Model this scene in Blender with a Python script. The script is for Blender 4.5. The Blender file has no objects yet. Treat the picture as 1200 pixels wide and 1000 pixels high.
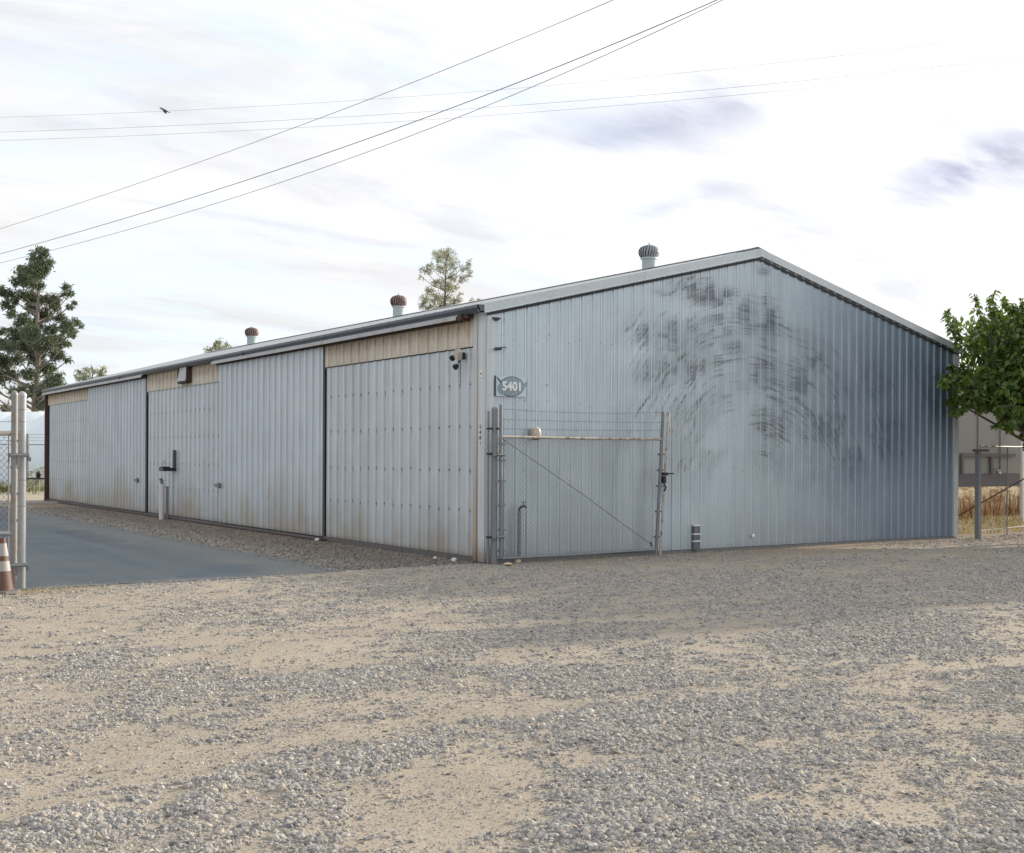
import bpy, bmesh, math, random
import numpy as np
from mathutils import Vector, Matrix, Euler
random.seed(7); RNG = np.random.default_rng(11)
SC = bpy.context.scene
COL = SC.collection
PI = math.pi
# ------------------------------------------------------------------ camera
CAM_POS = Vector((-9.1982, -14.3592, 1.5356)); YAW = 0.5915; ROLL = 0.005; FPX = 1381.87; SHIFT = 36.53
_F = Vector((math.sin(YAW), math.cos(YAW), 0)); _R = Vector((math.cos(YAW), -math.sin(YAW), 0)); _U = Vector((0, 0, 1))
CR = _R * math.cos(ROLL) + _U * math.sin(ROLL); CU = -_R * math.sin(ROLL) + _U * math.cos(ROLL)
cam = bpy.data.cameras.new('camera'); camo = bpy.data.objects.new('camera', cam); COL.objects.link(camo)
m = Matrix((CR, CU, -_F)).transposed().to_4x4(); m.translation = CAM_POS; camo.matrix_world = m
cam.sensor_width = 36; cam.lens = FPX / 1200 * 36; cam.shift_y = SHIFT / 1200; cam.clip_start = .1; cam.clip_end = 6000
SC.camera = camo

def ray(px, py): return _F + CR * ((px - 600) / FPX) + CU * ((500 + SHIFT - py) / FPX)
def at(px, py, d): return CAM_POS + ray(px, py) * d
def on(ax, v, px, py):
    r = ray(px, py); return CAM_POS + r * ((v - CAM_POS[ax]) / r[ax])

# ------------------------------------------------------------------ shader helper
class S:
    def __init__(s, nt): s.nt = nt; nt.nodes.clear()
    def n(s, t, **kw):
        n = s.nt.nodes.new(t)
        for k, v in kw.items(): setattr(n, k, v)
        return n
    def put(s, sock, v):
        if isinstance(v, bpy.types.NodeSocket): s.nt.links.new(v, sock)
        elif v is not None:
            if sock.type in ('RGBA',) and len(v) == 3: v = (*v, 1)
            sock.default_value = v
    def m(s, op, a, b=None, c=None, clamp=False):
        n = s.n('ShaderNodeMath', operation=op, use_clamp=clamp)
        for i, v in enumerate((a, b, c)):
            if v is not None: s.put(n.inputs[i], v)
        return n.outputs[0]
    def add(s, a, b): return s.m('ADD', a, b)
    def sub(s, a, b): return s.m('SUBTRACT', a, b)
    def mul(s, a, b): return s.m('MULTIPLY', a, b)
    def vm(s, op, a, b=None):
        n = s.n('ShaderNodeVectorMath', operation=op); s.put(n.inputs[0], a)
        if b is not None: s.put(n.inputs[1], b)
        return n.outputs['Value' if op in ('DOT_PRODUCT', 'LENGTH', 'DISTANCE') else 'Vector']
    def mix(s, f, a, b):
        n = s.n('ShaderNodeMix', data_type='RGBA'); s.put(n.inputs[0], f); s.put(n.inputs[6], a); s.put(n.inputs[7], b); return n.outputs[2]
    def sep(s, v):
        n = s.n('ShaderNodeSeparateXYZ'); s.put(n.inputs[0], v); return n.outputs
    def comb(s, x, y, z):
        n = s.n('ShaderNodeCombineXYZ')
        for i, v in enumerate((x, y, z)): s.put(n.inputs[i], v)
        return n.outputs[0]
    def noise(s, vec, scale, detail=4, rough=.55, dist=0):
        n = s.n('ShaderNodeTexNoise'); s.put(n.inputs['Vector'], vec)
        n.inputs['Scale'].default_value = scale; n.inputs['Detail'].default_value = detail
        n.inputs['Roughness'].default_value = rough; n.inputs['Distortion'].default_value = dist
        return n.outputs[0]
    def vor(s, vec, scale, out='Distance'):
        n = s.n('ShaderNodeTexVoronoi'); s.put(n.inputs['Vector'], vec); n.inputs['Scale'].default_value = scale; return n.outputs[out]
    def white(s, v):
        n = s.n('ShaderNodeTexWhiteNoise', noise_dimensions='1D'); s.put(n.inputs['W'], v); return n.outputs[0]
    def ss(s, v, lo, hi, a=0., b=1.):
        n = s.n('ShaderNodeMapRange', interpolation_type='SMOOTHSTEP')
        for i, x in enumerate((v, lo, hi, a, b)): s.put(n.inputs[i], x)
        return n.outputs[0]
    def lin(s, v, lo, hi, a=0., b=1.):
        n = s.n('ShaderNodeMapRange')
        for i, x in enumerate((v, lo, hi, a, b)): s.put(n.inputs[i], x)
        return n.outputs[0]
    def pos(s): return s.n('ShaderNodeNewGeometry').outputs['Position']
    def objc(s): return s.n('ShaderNodeTexCoord').outputs['Object']
    def attr(s, name, kind='GEOMETRY'): n = s.n('ShaderNodeAttribute', attribute_name=name, attribute_type=kind); return n
    def bump(s, h, strength=.3, dist=.02, normal=None):
        n = s.n('ShaderNodeBump'); s.put(n.inputs['Height'], h); n.inputs['Strength'].default_value = strength; n.inputs['Distance'].default_value = dist
        if normal is not None: s.put(n.inputs['Normal'], normal)
        return n.outputs[0]
    def out(s, col, rough=.6, metal=0., normal=None, spec=None, trans=None):
        b = s.n('ShaderNodeBsdfPrincipled'); s.put(b.inputs['Base Color'], col); s.put(b.inputs['Roughness'], rough); s.put(b.inputs['Metallic'], metal)
        if normal is not None: s.put(b.inputs['Normal'], normal)
        if spec is not None: s.put(b.inputs['Specular IOR Level'], spec)
        o = s.n('ShaderNodeOutputMaterial'); sh = b.outputs[0]
        if trans is not None:
            t = s.n('ShaderNodeBsdfTranslucent'); s.put(t.inputs[0], trans); a = s.n('ShaderNodeAddShader')
            s.nt.links.new(sh, a.inputs[0]); s.nt.links.new(t.outputs[0], a.inputs[1]); sh = a.outputs[0]
        s.nt.links.new(sh, o.inputs[0]); return b

def newmat(name):
    mt = bpy.data.materials.new(name); mt.use_nodes = True; return mt, S(mt.node_tree)

# ------------------------------------------------------------------ world, sun, exposure
SUN_EL = math.radians(18); SUN_AZ = math.radians(90.6)          # azimuth clockwise from +Y
SUN_DIR = Vector((math.sin(SUN_AZ) * math.cos(SUN_EL), math.cos(SUN_AZ) * math.cos(SUN_EL), math.sin(SUN_EL)))
W = bpy.data.worlds.new('World'); SC.world = W; W.use_nodes = True
s = S(W.node_tree)
sky = s.n('ShaderNodeTexSky', sky_type='NISHITA', sun_disc=False, sun_elevation=SUN_EL, sun_rotation=SUN_AZ, altitude=80, air_density=1.0, dust_density=1.6, ozone_density=1.2)
d = s.vm('NORMALIZE', s.n('ShaderNodeTexCoord').outputs['Generated'])
dx, dy, dz = s.sep(d)
zz = s.add(s.m('MAXIMUM', dz, 0.0), .16)
pl = s.comb(s.m('DIVIDE', dx, zz), s.m('DIVIDE', dy, zz), 0)
rot = s.n('ShaderNodeMapping'); s.put(rot.inputs[0], pl); rot.inputs['Rotation'].default_value = (0, 0, .45); rot.inputs['Scale'].default_value = (.6, 1.5, 1)
big = s.noise(rot.outputs[0], .9, 7, .6, .5)
fine = s.noise(rot.outputs[0], 3.2, 8, .62, .8)
sundot = s.vm('DOT_PRODUCT', d, tuple(SUN_DIR))
glow = s.ss(sundot, .25, 1.0)
glow2 = s.m('POWER', glow, 1.6)
cover = s.ss(s.add(s.mul(big, .65), s.mul(fine, .35)), .36, .56)
cover = s.m('MAXIMUM', cover, s.ss(sundot, .45, .75))
cover = s.lin(cover, 0, 1, .40, .97)
# cloud brightness
cb = s.add(7.7, s.mul(glow2, 2.8))
cb = s.mul(cb, s.add(s.lin(fine, .3, .7, -.05, .07), s.lin(s.noise(rot.outputs[0], 1.7, 5, .55, .4), .35, .65, .90, 1.04)))
cb = s.mul(cb, s.lin(s.m('MAXIMUM', dz, 0.0), 0, .35, .90, 1.06))
dark = None
for (px, py, w, h, a) in ((1118, 200, .055, .022, .55), (1180, 185, .04, .03, .22), (720, 158, .075, .016, .40), (852, 118, .06, .035, .32), (600, 160, .05, .012, .25), (780, 243, .035, .009, .26), (1105, 140, .05, .012, .22), (930, 95, .05, .02, .2), (905, 205, .08, .012, .15)):
    r = ray(px, py).normalized(); e1 = _R; e2 = _U
    a1 = s.m('DIVIDE', s.sub(s.vm('DOT_PRODUCT', d, tuple(e1)), r.dot(e1)), w)
    b1 = s.m('DIVIDE', s.sub(s.sub(dz, r.z), s.mul(s.sub(s.vm('DOT_PRODUCT', d, tuple(e1)), r.dot(e1)), .22)), h)
    q = s.m('POWER', 2.718, s.mul(s.add(s.mul(a1, a1), s.mul(b1, b1)), -1.))
    q = s.mul(q, a)
    dark = q if dark is None else s.add(dark, q)
dark = s.m('MINIMUM', s.add(s.mul(dark, s.ss(s.noise(rot.outputs[0], 3.6, 6, .6), .25, .65)), s.mul(s.ss(s.noise(rot.outputs[0], 2.3, 6, .58, .6), .46, .70), .16)), .8)
ccol = s.mix(s.m('MINIMUM', s.mul(dark, 1.3), 1.0), (1.0, .995, 1.0), (.78, .79, .87))
ccol = s.vm('MULTIPLY', ccol, s.comb(cb, cb, cb))
ccol = s.vm('MULTIPLY', ccol, s.vm('SUBTRACT', (1, 1, 1), s.vm('MULTIPLY', s.comb(dark, dark, dark), (.75, .72, .55))))
skyc = s.vm('ADD', s.vm('MULTIPLY', sky.outputs[0], (.5, .5, .55)), (6.2, 7.3, 8.6))
mixc = s.mix(cover, skyc, ccol)
bg = s.n('ShaderNodeBackground'); s.put(bg.inputs[0], mixc); bg.inputs[1].default_value = .1
s.nt.links.new(bg.outputs[0], s.n('ShaderNodeOutputWorld').inputs[0])

sl = bpy.data.lights.new('sun', 'SUN'); sl.energy = 5.0; sl.angle = math.radians(1.2); sl.color = (1, .90, .76)
so = bpy.data.objects.new('sun', sl); COL.objects.link(so); so.location = SUN_DIR * 60
so.rotation_euler = SUN_DIR.to_track_quat('Z', 'Y').to_euler()
SC.view_settings.view_transform = 'Standard'; SC.view_settings.look = 'None'; SC.view_settings.exposure = 0.36; SC.view_settings.gamma = 1
SC.view_settings.use_curve_mapping = False
SC.cycles.max_bounces = 6; SC.cycles.transparent_max_bounces = 12

# ------------------------------------------------------------------ object helpers
def tag(o, label=None, cat=None, group=None, kind=None):
    if label: o['label'] = label
    if cat: o['category'] = cat
    if group: o['group'] = group
    if kind: o['kind'] = kind
    return o
def thing(name, label, cat, loc=(0, 0, 0), rz=0, group=None):
    o = bpy.data.objects.new(name, None); COL.objects.link(o); o.location = loc; o.rotation_euler = (0, 0, rz)
    return tag(o, label, cat, group)
def link(name, me, parent=None, loc=None):
    o = bpy.data.objects.new(name, me); COL.objects.link(o)
    if parent: o.parent = parent
    if loc is not None: o.location = loc
    return o
class MB:
    def __init__(s): s.v = []; s.f = []
    def poly(s, pts):
        i = len(s.v); s.v += [tuple(p) for p in pts]; s.f.append(tuple(range(i, i + len(pts)))); return s
    def box(s, lo, hi, mat=None):
        x0, y0, z0 = lo; x1, y1, z1 = hi; i = len(s.v)
        P = [(x0, y0, z0), (x1, y0, z0), (x1, y1, z0), (x0, y1, z0), (x0, y0, z1), (x1, y0, z1), (x1, y1, z1), (x0, y1, z1)]
        if mat is not None: P = [tuple(mat @ Vector(p)) for p in P]
        s.v += P
        for f in ((3, 2, 1, 0), (4, 5, 6, 7), (0, 1, 5, 4), (1, 2, 6, 5), (2, 3, 7, 6), (3, 0, 4, 7)): s.f.append(tuple(i + k for k in f))
        return s
    def cbox(s, c, sz, mat=None):
        c = Vector(c); h = Vector(sz) / 2
        if mat is None: return s.box(c - h, c + h)
        return s.box(-h, h, Matrix.Translation(c) @ mat.to_4x4())
    def tube(s, pts, r, n=8, caps=True, rr=None):
        pts = [Vector(p) for p in pts]; i0 = len(s.v); ref = None
        for k, p in enumerate(pts):
            t = (pts[min(k + 1, len(pts) - 1)] - pts[max(k - 1, 0)]).normalized()
            if ref is None: ref = Vector((0, 0, 1)) if abs(t.z) < .9 else Vector((1, 0, 0))
            a = t.cross(ref).normalized(); b = t.cross(a).normalized(); ref = -b if b.dot(ref) < 0 else b
            a = t.cross(ref).normalized(); b = a.cross(t)
            q = rr[k] if rr else r
            for j in range(n):
                w = 2 * PI * j / n; s.v.append(tuple(p + (a * math.cos(w) + b * math.sin(w)) * q))
        for k in range(len(pts) - 1):
            for j in range(n):
                s.f.append((i0 + k * n + j, i0 + k * n + (j + 1) % n, i0 + (k + 1) * n + (j + 1) % n, i0 + (k + 1) * n + j))
        if caps:
            s.f.append(tuple(i0 + j for j in range(n))[::-1]); s.f.append(tuple(i0 + (len(pts) - 1) * n + j for j in range(n)))
        return s
    def lathe(s, prof, c=(0, 0, 0), n=16, axis=None, mod=None):
        i0 = len(s.v); c = Vector(c)
        M = axis.to_matrix() if axis is not None else Matrix.Identity(3)
        for (r, z) in prof:
            for j in range(n):
                w = 2 * PI * j / n; q = r * (mod(j, z) if mod else 1)
                s.v.append(tuple(c + M @ Vector((q * math.cos(w), q * math.sin(w), z))))
        for k in range(len(prof) - 1):
            for j in range(n): s.f.append((i0 + k * n + j, i0 + k * n + (j + 1) % n, i0 + (k + 1) * n + (j + 1) % n, i0 + (k + 1) * n + j))
        s.f.append(tuple(i0 + j for j in range(n))[::-1]); s.f.append(tuple(i0 + (len(prof) - 1) * n + j for j in range(n)))
        return s
    def mesh(s, name, mat, smooth=False):
        me = bpy.data.meshes.new(name); me.from_pydata(s.v, [], s.f); me.materials.append(mat); me.update()
        if smooth:
            me.polygons.foreach_set('use_smooth', [True] * len(me.polygons))
            try: me.set_sharp_from_angle(angle=math.radians(40))
            except Exception: pass
        return me
    def build(s, name, mat, parent=None, smooth=False, loc=None): return link(name, s.mesh(name, mat, smooth), parent, loc)

def simple(name, col, rough=.6, metal=0., var=.12, scale=8, bump=.1, dirt=None, dirtamt=.5):
    mt, s = newmat(name); p = s.pos()
    n1 = s.noise(p, scale, 6, .6); n2 = s.noise(p, scale * 6, 4, .6)
    f = s.lin(s.add(s.mul(n1, .7), s.mul(n2, .3)), .3, .7, 1 - var, 1 + var)
    c = s.vm('MULTIPLY', col, s.comb(f, f, f))
    if dirt: c = s.mix(s.mul(s.ss(s.add(s.mul(n1, .6), s.mul(n2, .4)), .47, .6), dirtamt), c, dirt)
    s.out(c, rough, metal, s.bump(n2, bump, .01)); return mt

# ------------------------------------------------------------------ sheet-metal materials
def wallmat(name, base, side, rough=.42, metal=.25, grime=1.0, scuff=False, rust=0., rows=(), pitch=.3048, top_rust=None, band=(.5, .47, .40)):
    mt, s = newmat(name); p = s.pos(); x, y, z = s.sep(p); u = y if side else x
    strk = s.noise(s.comb(s.mul(u, 9), s.mul(z, .8), 3.1), 1.0, 6, .6)           # vertical weather streaks
    blot = s.noise(s.comb(u, z, 0), 1.3, 6, .6); fine = s.noise(s.comb(u, z, 7), 26, 5, .65)
    f = s.add(s.lin(strk, .25, .75, .90, 1.07), s.lin(blot, .3, .7, -.07, .06)); f = s.add(f, s.lin(fine, .3, .7, -.03, .03))
    sheet = s.white(s.m('FLOOR', s.m('DIVIDE', u, pitch * (3 if side else 4)))); f = s.add(f, s.lin(sheet, 0, 1, -.035, .035))
    c = s.vm('MULTIPLY', base, s.comb(f, f, f))
    # chalky pale oxidation near the sheets' middle
    c = s.mix(s.mul(s.ss(blot, .5, .72), .25), c, (.62, .66, .68))
    # splash-back soil at the foot
    foot = s.add(z, s.mul(s.sub(blot, .5), -2.2)); foot = s.add(foot, s.mul(s.sub(strk, .5), -.7)); foot = s.add(foot, s.mul(s.sub(s.noise(s.comb(u, 0, 4), .45, 3), .5), -2.4))
    soil = s.mul(s.ss(foot, 1.05, -.25), .72 * grime)
    c = s.mix(soil, c, (.30, .235, .15))
    low = s.mul(s.ss(s.add(z, s.mul(s.sub(fine, .5), .25)), .17, .06), .45 * grime); c = s.mix(low, c, (.16, .11, .07))
    if rust:
        rs = s.mul(s.ss(s.noise(s.comb(s.mul(u, 14), s.mul(z, .7), 9.3), 1, 5, .6), .60, .74), rust); c = s.mix(rs, c, (.30, .17, .075))
    if top_rust is not None:
        t = s.mul(s.ss(s.add(z, s.mul(s.sub(s.noise(s.comb(s.mul(u, 5), z, 2), 1.5, 5), .5), .5)), top_rust, top_rust + .22), .5); c = s.mix(t, c, (.26, .165, .08))
    # fastener weeping: a short dark run under each screw
    if rows:
        run = s.attr('run').outputs['Fac']; um = s.m('FRACT', run); du = s.m('ABSOLUTE', s.sub(um, .345)); near = s.ss(du, .055, .02)
        loc = s.sep(s.n('ShaderNodeObjectInfo').outputs['Location']); idx = s.add(s.m('FLOOR', run), s.m('ROUND', s.mul(loc[1], 9))); tot = None
        for k, rz in enumerate(rows):
            jit = s.mul(s.sub(s.white(s.add(idx, 13.7 * k)), .5), .05); ln = s.lin(s.white(s.add(idx, 5.3 * k + 100)), 0, 1, .02, .12)
            dzz = s.sub(s.add(rz, jit), z)
            mk = s.mul(s.ss(dzz, -.018, -.004), s.ss(dzz, ln, s.mul(ln, .4))); mk = s.mul(mk, s.lin(s.white(s.add(idx, 7.1 * k + 50)), 0, 1, .35, 1.0))
            tot = mk if tot is None else s.m('MAXIMUM', tot, mk)
        c = s.mix(s.mul(s.mul(tot, near), .85), c, (.05, .045, .05))
    if scuff:
        cx, cz = 5.55, 0.8; rx = s.sub(x, cx); rz_ = s.sub(z, cz)
        wob = s.noise(s.comb(x, z, 5), .6, 1); r = s.add(s.m('SQRT', s.add(s.mul(rx, rx), s.mul(rz_, rz_))), s.mul(wob, .5)); an = s.m('ARCTAN2', rz_, rx)
        rib = s.m('FLOOR', s.m('DIVIDE', x, .2032)); rj = s.mul(s.sub(s.white(rib), .5), .20)
        st = s.noise(s.comb(s.add(s.mul(an, 1.7), s.mul(rj, 1.0)), s.mul(s.add(r, s.mul(rj, .25)), 13), 0), 1.0, 7, .64)
        st2 = s.noise(s.comb(s.add(s.mul(an, 6), s.mul(rj, 9)), s.mul(s.add(r, s.mul(rj, .5)), 48), 4), 1.0, 5, .7)
        dens = s.noise(s.comb(s.mul(an, 1.5), s.mul(r, 1.5), 8.2), 1.0, 4, .6)
        # measured smear patches, each an ellipse on the wall (x, z, half width, half height, weight)
        tot = None
        for (ex, ez, ew, eh, wt) in ((4.3, 4.25, .9, .28, 1.), (3.55, 3.5, 1.0, .40, 1.05), (3.2, 2.9, .6, .5, .75), (4.6, 3.75, .9, .5, .7), (5.3, 3.95, .45, .45, .9), (5.75, 3.85, .35, .6, 1.), (4.9, 3.4, .5, .22, .8), (3.9, 3.05, 1.2, .45, .8), (5.65, 3.0, .5, .5, .85), (6.1, 2.6, .8, .7, .6), (6.9, 3.25, .6, .4, .75), (7.4, 2.8, .8, .5, .6), (4.2, 4.75, .45, .1, .8), (5.6, 4.75, .2, .12, .8), (3.3, 4.2, .3, .1, .55), (8.6, 3.0, .9, .55, .75), (10.1, 3.25, .9, .6, .8), (10.2, 2.6, .7, .7, .8), (7.2, 2.1, 1.1, .6, .75), (5.9, 2.2, .7, .6, .8), (6.5, 2.9, .5, .5, .85), (4.6, 2.6, .6, .35, .6), (9.0, 2.0, .7, .6, .85), (5.9, 1.6, .7, .5, .5), (3.9, 2.3, 1.2, .5, .6), (7.9, 1.5, .7, .45, .7), (2.9, 2.9, .7, .5, .35), (9.8, 1.3, .9, .6, .3)):
            a1 = s.m('DIVIDE', s.sub(x, ex), ew); b1 = s.m('DIVIDE', s.sub(z, ez), eh)
            q = s.mul(s.m('POWER', 2.718, s.mul(s.add(s.mul(a1, a1), s.mul(b1, b1)), -1.)), wt); tot = q if tot is None else s.m('MAXIMUM', tot, q)
        ann = s.mul(s.mul(s.ss(r, .9, 1.6), s.ss(r, 4.0, 3.3)), s.mul(s.ss(rz_, -.2, .7), s.ss(dens, .36, .56))); tot = s.m('MAXIMUM', tot, s.mul(ann, .42))
        k1 = s.ss(s.add(s.mul(st, 1.0), s.mul(tot, .34)), .62, .80); k2 = s.ss(s.add(s.mul(st2, .8), s.mul(tot, .40)), .56, .78)
        soft = s.mul(s.mul(tot, s.ss(dens, .32, .6)), .6)
        k = s.m('MAXIMUM', s.mul(k1, s.lin(st2, .35, .6, .3, 1)), s.mul(k2, .8)); k = s.mul(k, s.ss(tot, .05, .45)); brk = s.ss(s.noise(s.comb(s.mul(rib, 3.7), s.mul(z, 2.6), 2.), 1.0, 3, .6), .40, .56); k = s.m('MAXIMUM', s.mul(s.mul(k, s.lin(brk, 0, 1, .40, 1.0)), .92), s.mul(soft, .8))
        # rubber-dark lines that stop at the rib edges
        um = s.m('FRACT', s.m('DIVIDE', x, .2032)); edge = s.mul(s.ss(s.m('ABSOLUTE', s.sub(um, .35)), .05, .01), s.mul(s.ss(tot, .1, .5), s.ss(s.noise(s.comb(x, s.mul(z, 2), 1), 2.2, 3), .42, .6)))
        k = s.m('MAXIMUM', k, s.mul(edge, .6))
        c = s.mix(k, c, (.045, .05, .065))
        shade_grime = s.mul(s.ss(s.add(x, s.mul(s.sub(blot, .5), 3.)), 4.4, 9.6), .76); c = s.mix(shade_grime, c, (.085, .13, .21))  # navy grime towards the right end, with tree shade and reflection painted in
        spots = s.mul(s.ss(s.noise(s.comb(x, z, 3.3), 7, 3, .5), .70, .78), .5); c = s.mix(spots, c, (.16, .18, .2))
    # rib relief painted in: crests highlighted pale, creases beside them shaded dark
    uf = s.mul(s.m('FRACT', s.attr('run').outputs['Fac']), pitch)
    if side: cm = s.ss(s.m('ABSOLUTE', s.sub(uf, .1525)), .024, .012); vm_ = s.ss(s.m('ABSOLUTE', s.sub(uf, .107)), .022, .006); sm_ = s.m('MAXIMUM', s.ss(s.m('ABSOLUTE', s.sub(uf, .0535)), .012, .005), s.ss(s.m('ABSOLUTE', s.sub(uf, .2515)), .012, .005))
    else: cm = s.ss(s.m('ABSOLUTE', s.sub(uf, .100)), .018, .010); vm_ = s.ss(s.m('ABSOLUTE', s.sub(uf, .068)), .014, .004); sm_ = s.m('MAXIMUM', s.ss(s.m('ABSOLUTE', s.sub(uf, .041)), .009, .004), s.ss(s.m('ABSOLUTE', s.sub(uf, .171)), .009, .004))
    fade = s.lin(strk, .3, .7, .65, 1.0)
    pale = s.vm('ADD', s.vm('MULTIPLY', c, (1.08, 1.08, 1.08)), (.075, .08, .085) if side else (.19, .20, .20))
    if not side: pale = s.mix(.55, pale, (.58, .66, .71))
    c = s.mix(s.mul(s.m('MAXIMUM', cm, s.mul(sm_, .35)), fade), c, pale); c = s.mix(s.mul(s.mul(vm_, fade), .18 if side else .42), c, (.13, .15, .17))
    # oil-canning and small dents
    hb = s.add(s.mul(s.noise(s.comb(s.mul(u, 2.4), z, 1), 1.1, 3), 1.), s.mul(fine, .015))
    s.out(c, s.lin(blot, .3, .7, rough - .05, rough + .1), metal, s.bump(hb, .25, .03)); return mt

BAY = [0, 5.43, 10.87, 16.25, 22.03, 27.35]
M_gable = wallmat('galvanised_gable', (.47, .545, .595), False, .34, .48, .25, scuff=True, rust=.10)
M_door = wallmat('galvanised_door', (.50, .545, .575), True, .45, .25, 1.0, rust=.10, rows=(2.62, 2.0, 1.35, .76))
M_door2 = wallmat('galvanised_front_door', (.50, .55, .585), True, .42, .25, .9, rust=.18)
M_tan = wallmat('tan_painted_sheet', (.56, .50, .405), True, .6, .05, 0, rust=.16, rows=(3.5,), top_rust=3.27)
M_roof = simple('roof_sheet', (.52, .54, .55), .5, .2, .15, 3, .1, (.3, .25, .2), .3)
M_trim = simple('trim_sheet', (.50, .56, .59), .45, .2, .10, 2.5, .08, (.36, .38, .38), .4)
M_gutter = simple('gutter_metal', (.10, .12, .145), .45, .3, .2, 4, .1, (.10, .09, .09), .5)
M_hood = simple('hood_metal', (.42, .44, .455), .5, .15, .14, 3, .1, (.28, .19, .12), .55)
M_dark = simple('dark_steel', (.035, .035, .04), .6, .3)
M_edge = simple('door_edge_steel', (.15, .165, .18), .6, .2)
M_plinth = simple('plinth', (.11, .11, .115), .8, 0, .25, 9, .3, (.14, .10, .07), .6)
M_rusty = simple('rusty_metal', (.075, .04, .03), .75, .2, .4, 12, .3)
M_galv = simple('galvanised_pipe', (.40, .42, .43), .42, .45, .14, 18, .1, (.22, .15, .10), .35)
M_stile = simple('worn_stile', (.25, .25, .24), .5, .3, .15, 10, .1, (.22, .13, .08), .7)
M_galvd = simple('dull_galvanised_pipe', (.22, .24, .26), .55, .4, .2, 15, .1, (.14, .10, .08), .5)
M_rustpipe = simple('worn_rail_pipe', (.50, .47, .40), .6, .1, .2, 14, .2, (.15, .07, .035), .9)
M_wire = simple('wire', (.13, .13, .14), .5, .5)
M_chain = simple('chain_link_wire', (.30, .31, .32), .45, .5)
M_black = simple('black_plastic', (.012, .014, .02), .4)
M_white = simple('white_plastic', (.78, .77, .74), .4, 0, .06)
M_beige = simple('beige_plastic', (.50, .46, .38), .5)

# ------------------------------------------------------------------ ground
def gnd(px, py): p = on(2, 0, px, py); return np.array([p.x, p.y])
def fbm(x, y, seed, oct=5, lac=2.03, gain=.55):
    """value noise, numpy"""
    tot = np.zeros_like(x); amp = 1; nrm = 0
    for o in range(oct):
        xi = np.floor(x).astype(np.int64); yi = np.floor(y).astype(np.int64); fx = x - xi; fy = y - yi
        fx = fx * fx * (3 - 2 * fx); fy = fy * fy * (3 - 2 * fy)
        def h(a, b):
            n = (a * 374761393 + b * 668265263 + (seed + o) * 69069 * 7919) & 0x7fffffff
            n = ((n ^ (n >> 13)) * 1274126177) & 0x7fffffff; return ((n ^ (n >> 16)) & 0xffff) / 65535.
        v = (h(xi, yi) * (1 - fx) + h(xi + 1, yi) * fx) * (1 - fy) + (h(xi, yi + 1) * (1 - fx) + h(xi + 1, yi + 1) * fx) * fy
        tot += v * amp; nrm += amp; amp *= gain; x = x * lac + 17.3; y = y * lac + 9.1
    return tot / nrm
# patches of bare dirt (-) and of piled gravel (+) where they lie on the ground: px, py, half widths along the picture's axes
PATCH = [(575, 930, 90, 70, -.9), (845, 743, 70, 9, -.7), (640, 830, 85, 9, -.8), (1090, 957, 90, 16, -.75), (1054, 806, 60, 7, -.4), (560, 727, 70, 8, -.6), (367, 757, 45, 12, -.7), (40, 800, 60, 40, -.6),
         (170, 885, 130, 32, -.95), (285, 940, 60, 14, -.9), (158, 957, 50, 10, -.7), (375, 868, 60, 14, -.6), (480, 830, 70, 16, -.35), (250, 835, 120, 14, -.45), (30, 935, 60, 20, -.8), (470, 960, 80, 26, -.6), (60, 720, 60, 12, -.4),
         (1100, 845, 60, 6, -.3), (1000, 700, 90, 5, -.25), (330, 700, 60, 8, -.3), (620, 970, 60, 30, -.6), (1180, 900, 60, 8, -.3),
         (87, 966, 45, 13, .75), (150, 958, 40, 12, .6), (235, 925, 60, 13, .9), (330, 905, 60, 10, .95), (420, 893, 60, 10, .95), (490, 882, 50, 9, .9), (229, 960, 28, 20, .85), (333, 943, 32, 12, .9), (370, 975, 40, 20, .5), (120, 768, 70, 22, .6), (340, 730, 150, 30, .45),
         (690, 866, 60, 12, .95), (780, 848, 70, 11, .9), (880, 828, 90, 12, .8), (600, 990, 60, 10, .7), (700, 985, 70, 30, .95), (760, 940, 90, 26, .95), (900, 900, 120, 22, .8), (1000, 985, 160, 22, .9), (850, 970, 140, 30, 1.), (700, 740, 130, 14, .5), (1050, 760, 180, 30, .6), (1150, 985, 80, 18, .8), (900, 690, 220, 16, .5), (470, 700, 130, 9, .3), (640, 790, 160, 18, .45), (20, 835, 35, 8, .5), (560, 955, 40, 6, .5)]
RUTS = [[gnd(*p) for p in q] for q in ([(-60, 915), (300, 872), (700, 822), (1260, 768)], [(60, 1010), (420, 925), (800, 878), (1260, 842)], [(-40, 770), (350, 745), (800, 722), (1240, 708)])]
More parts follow.
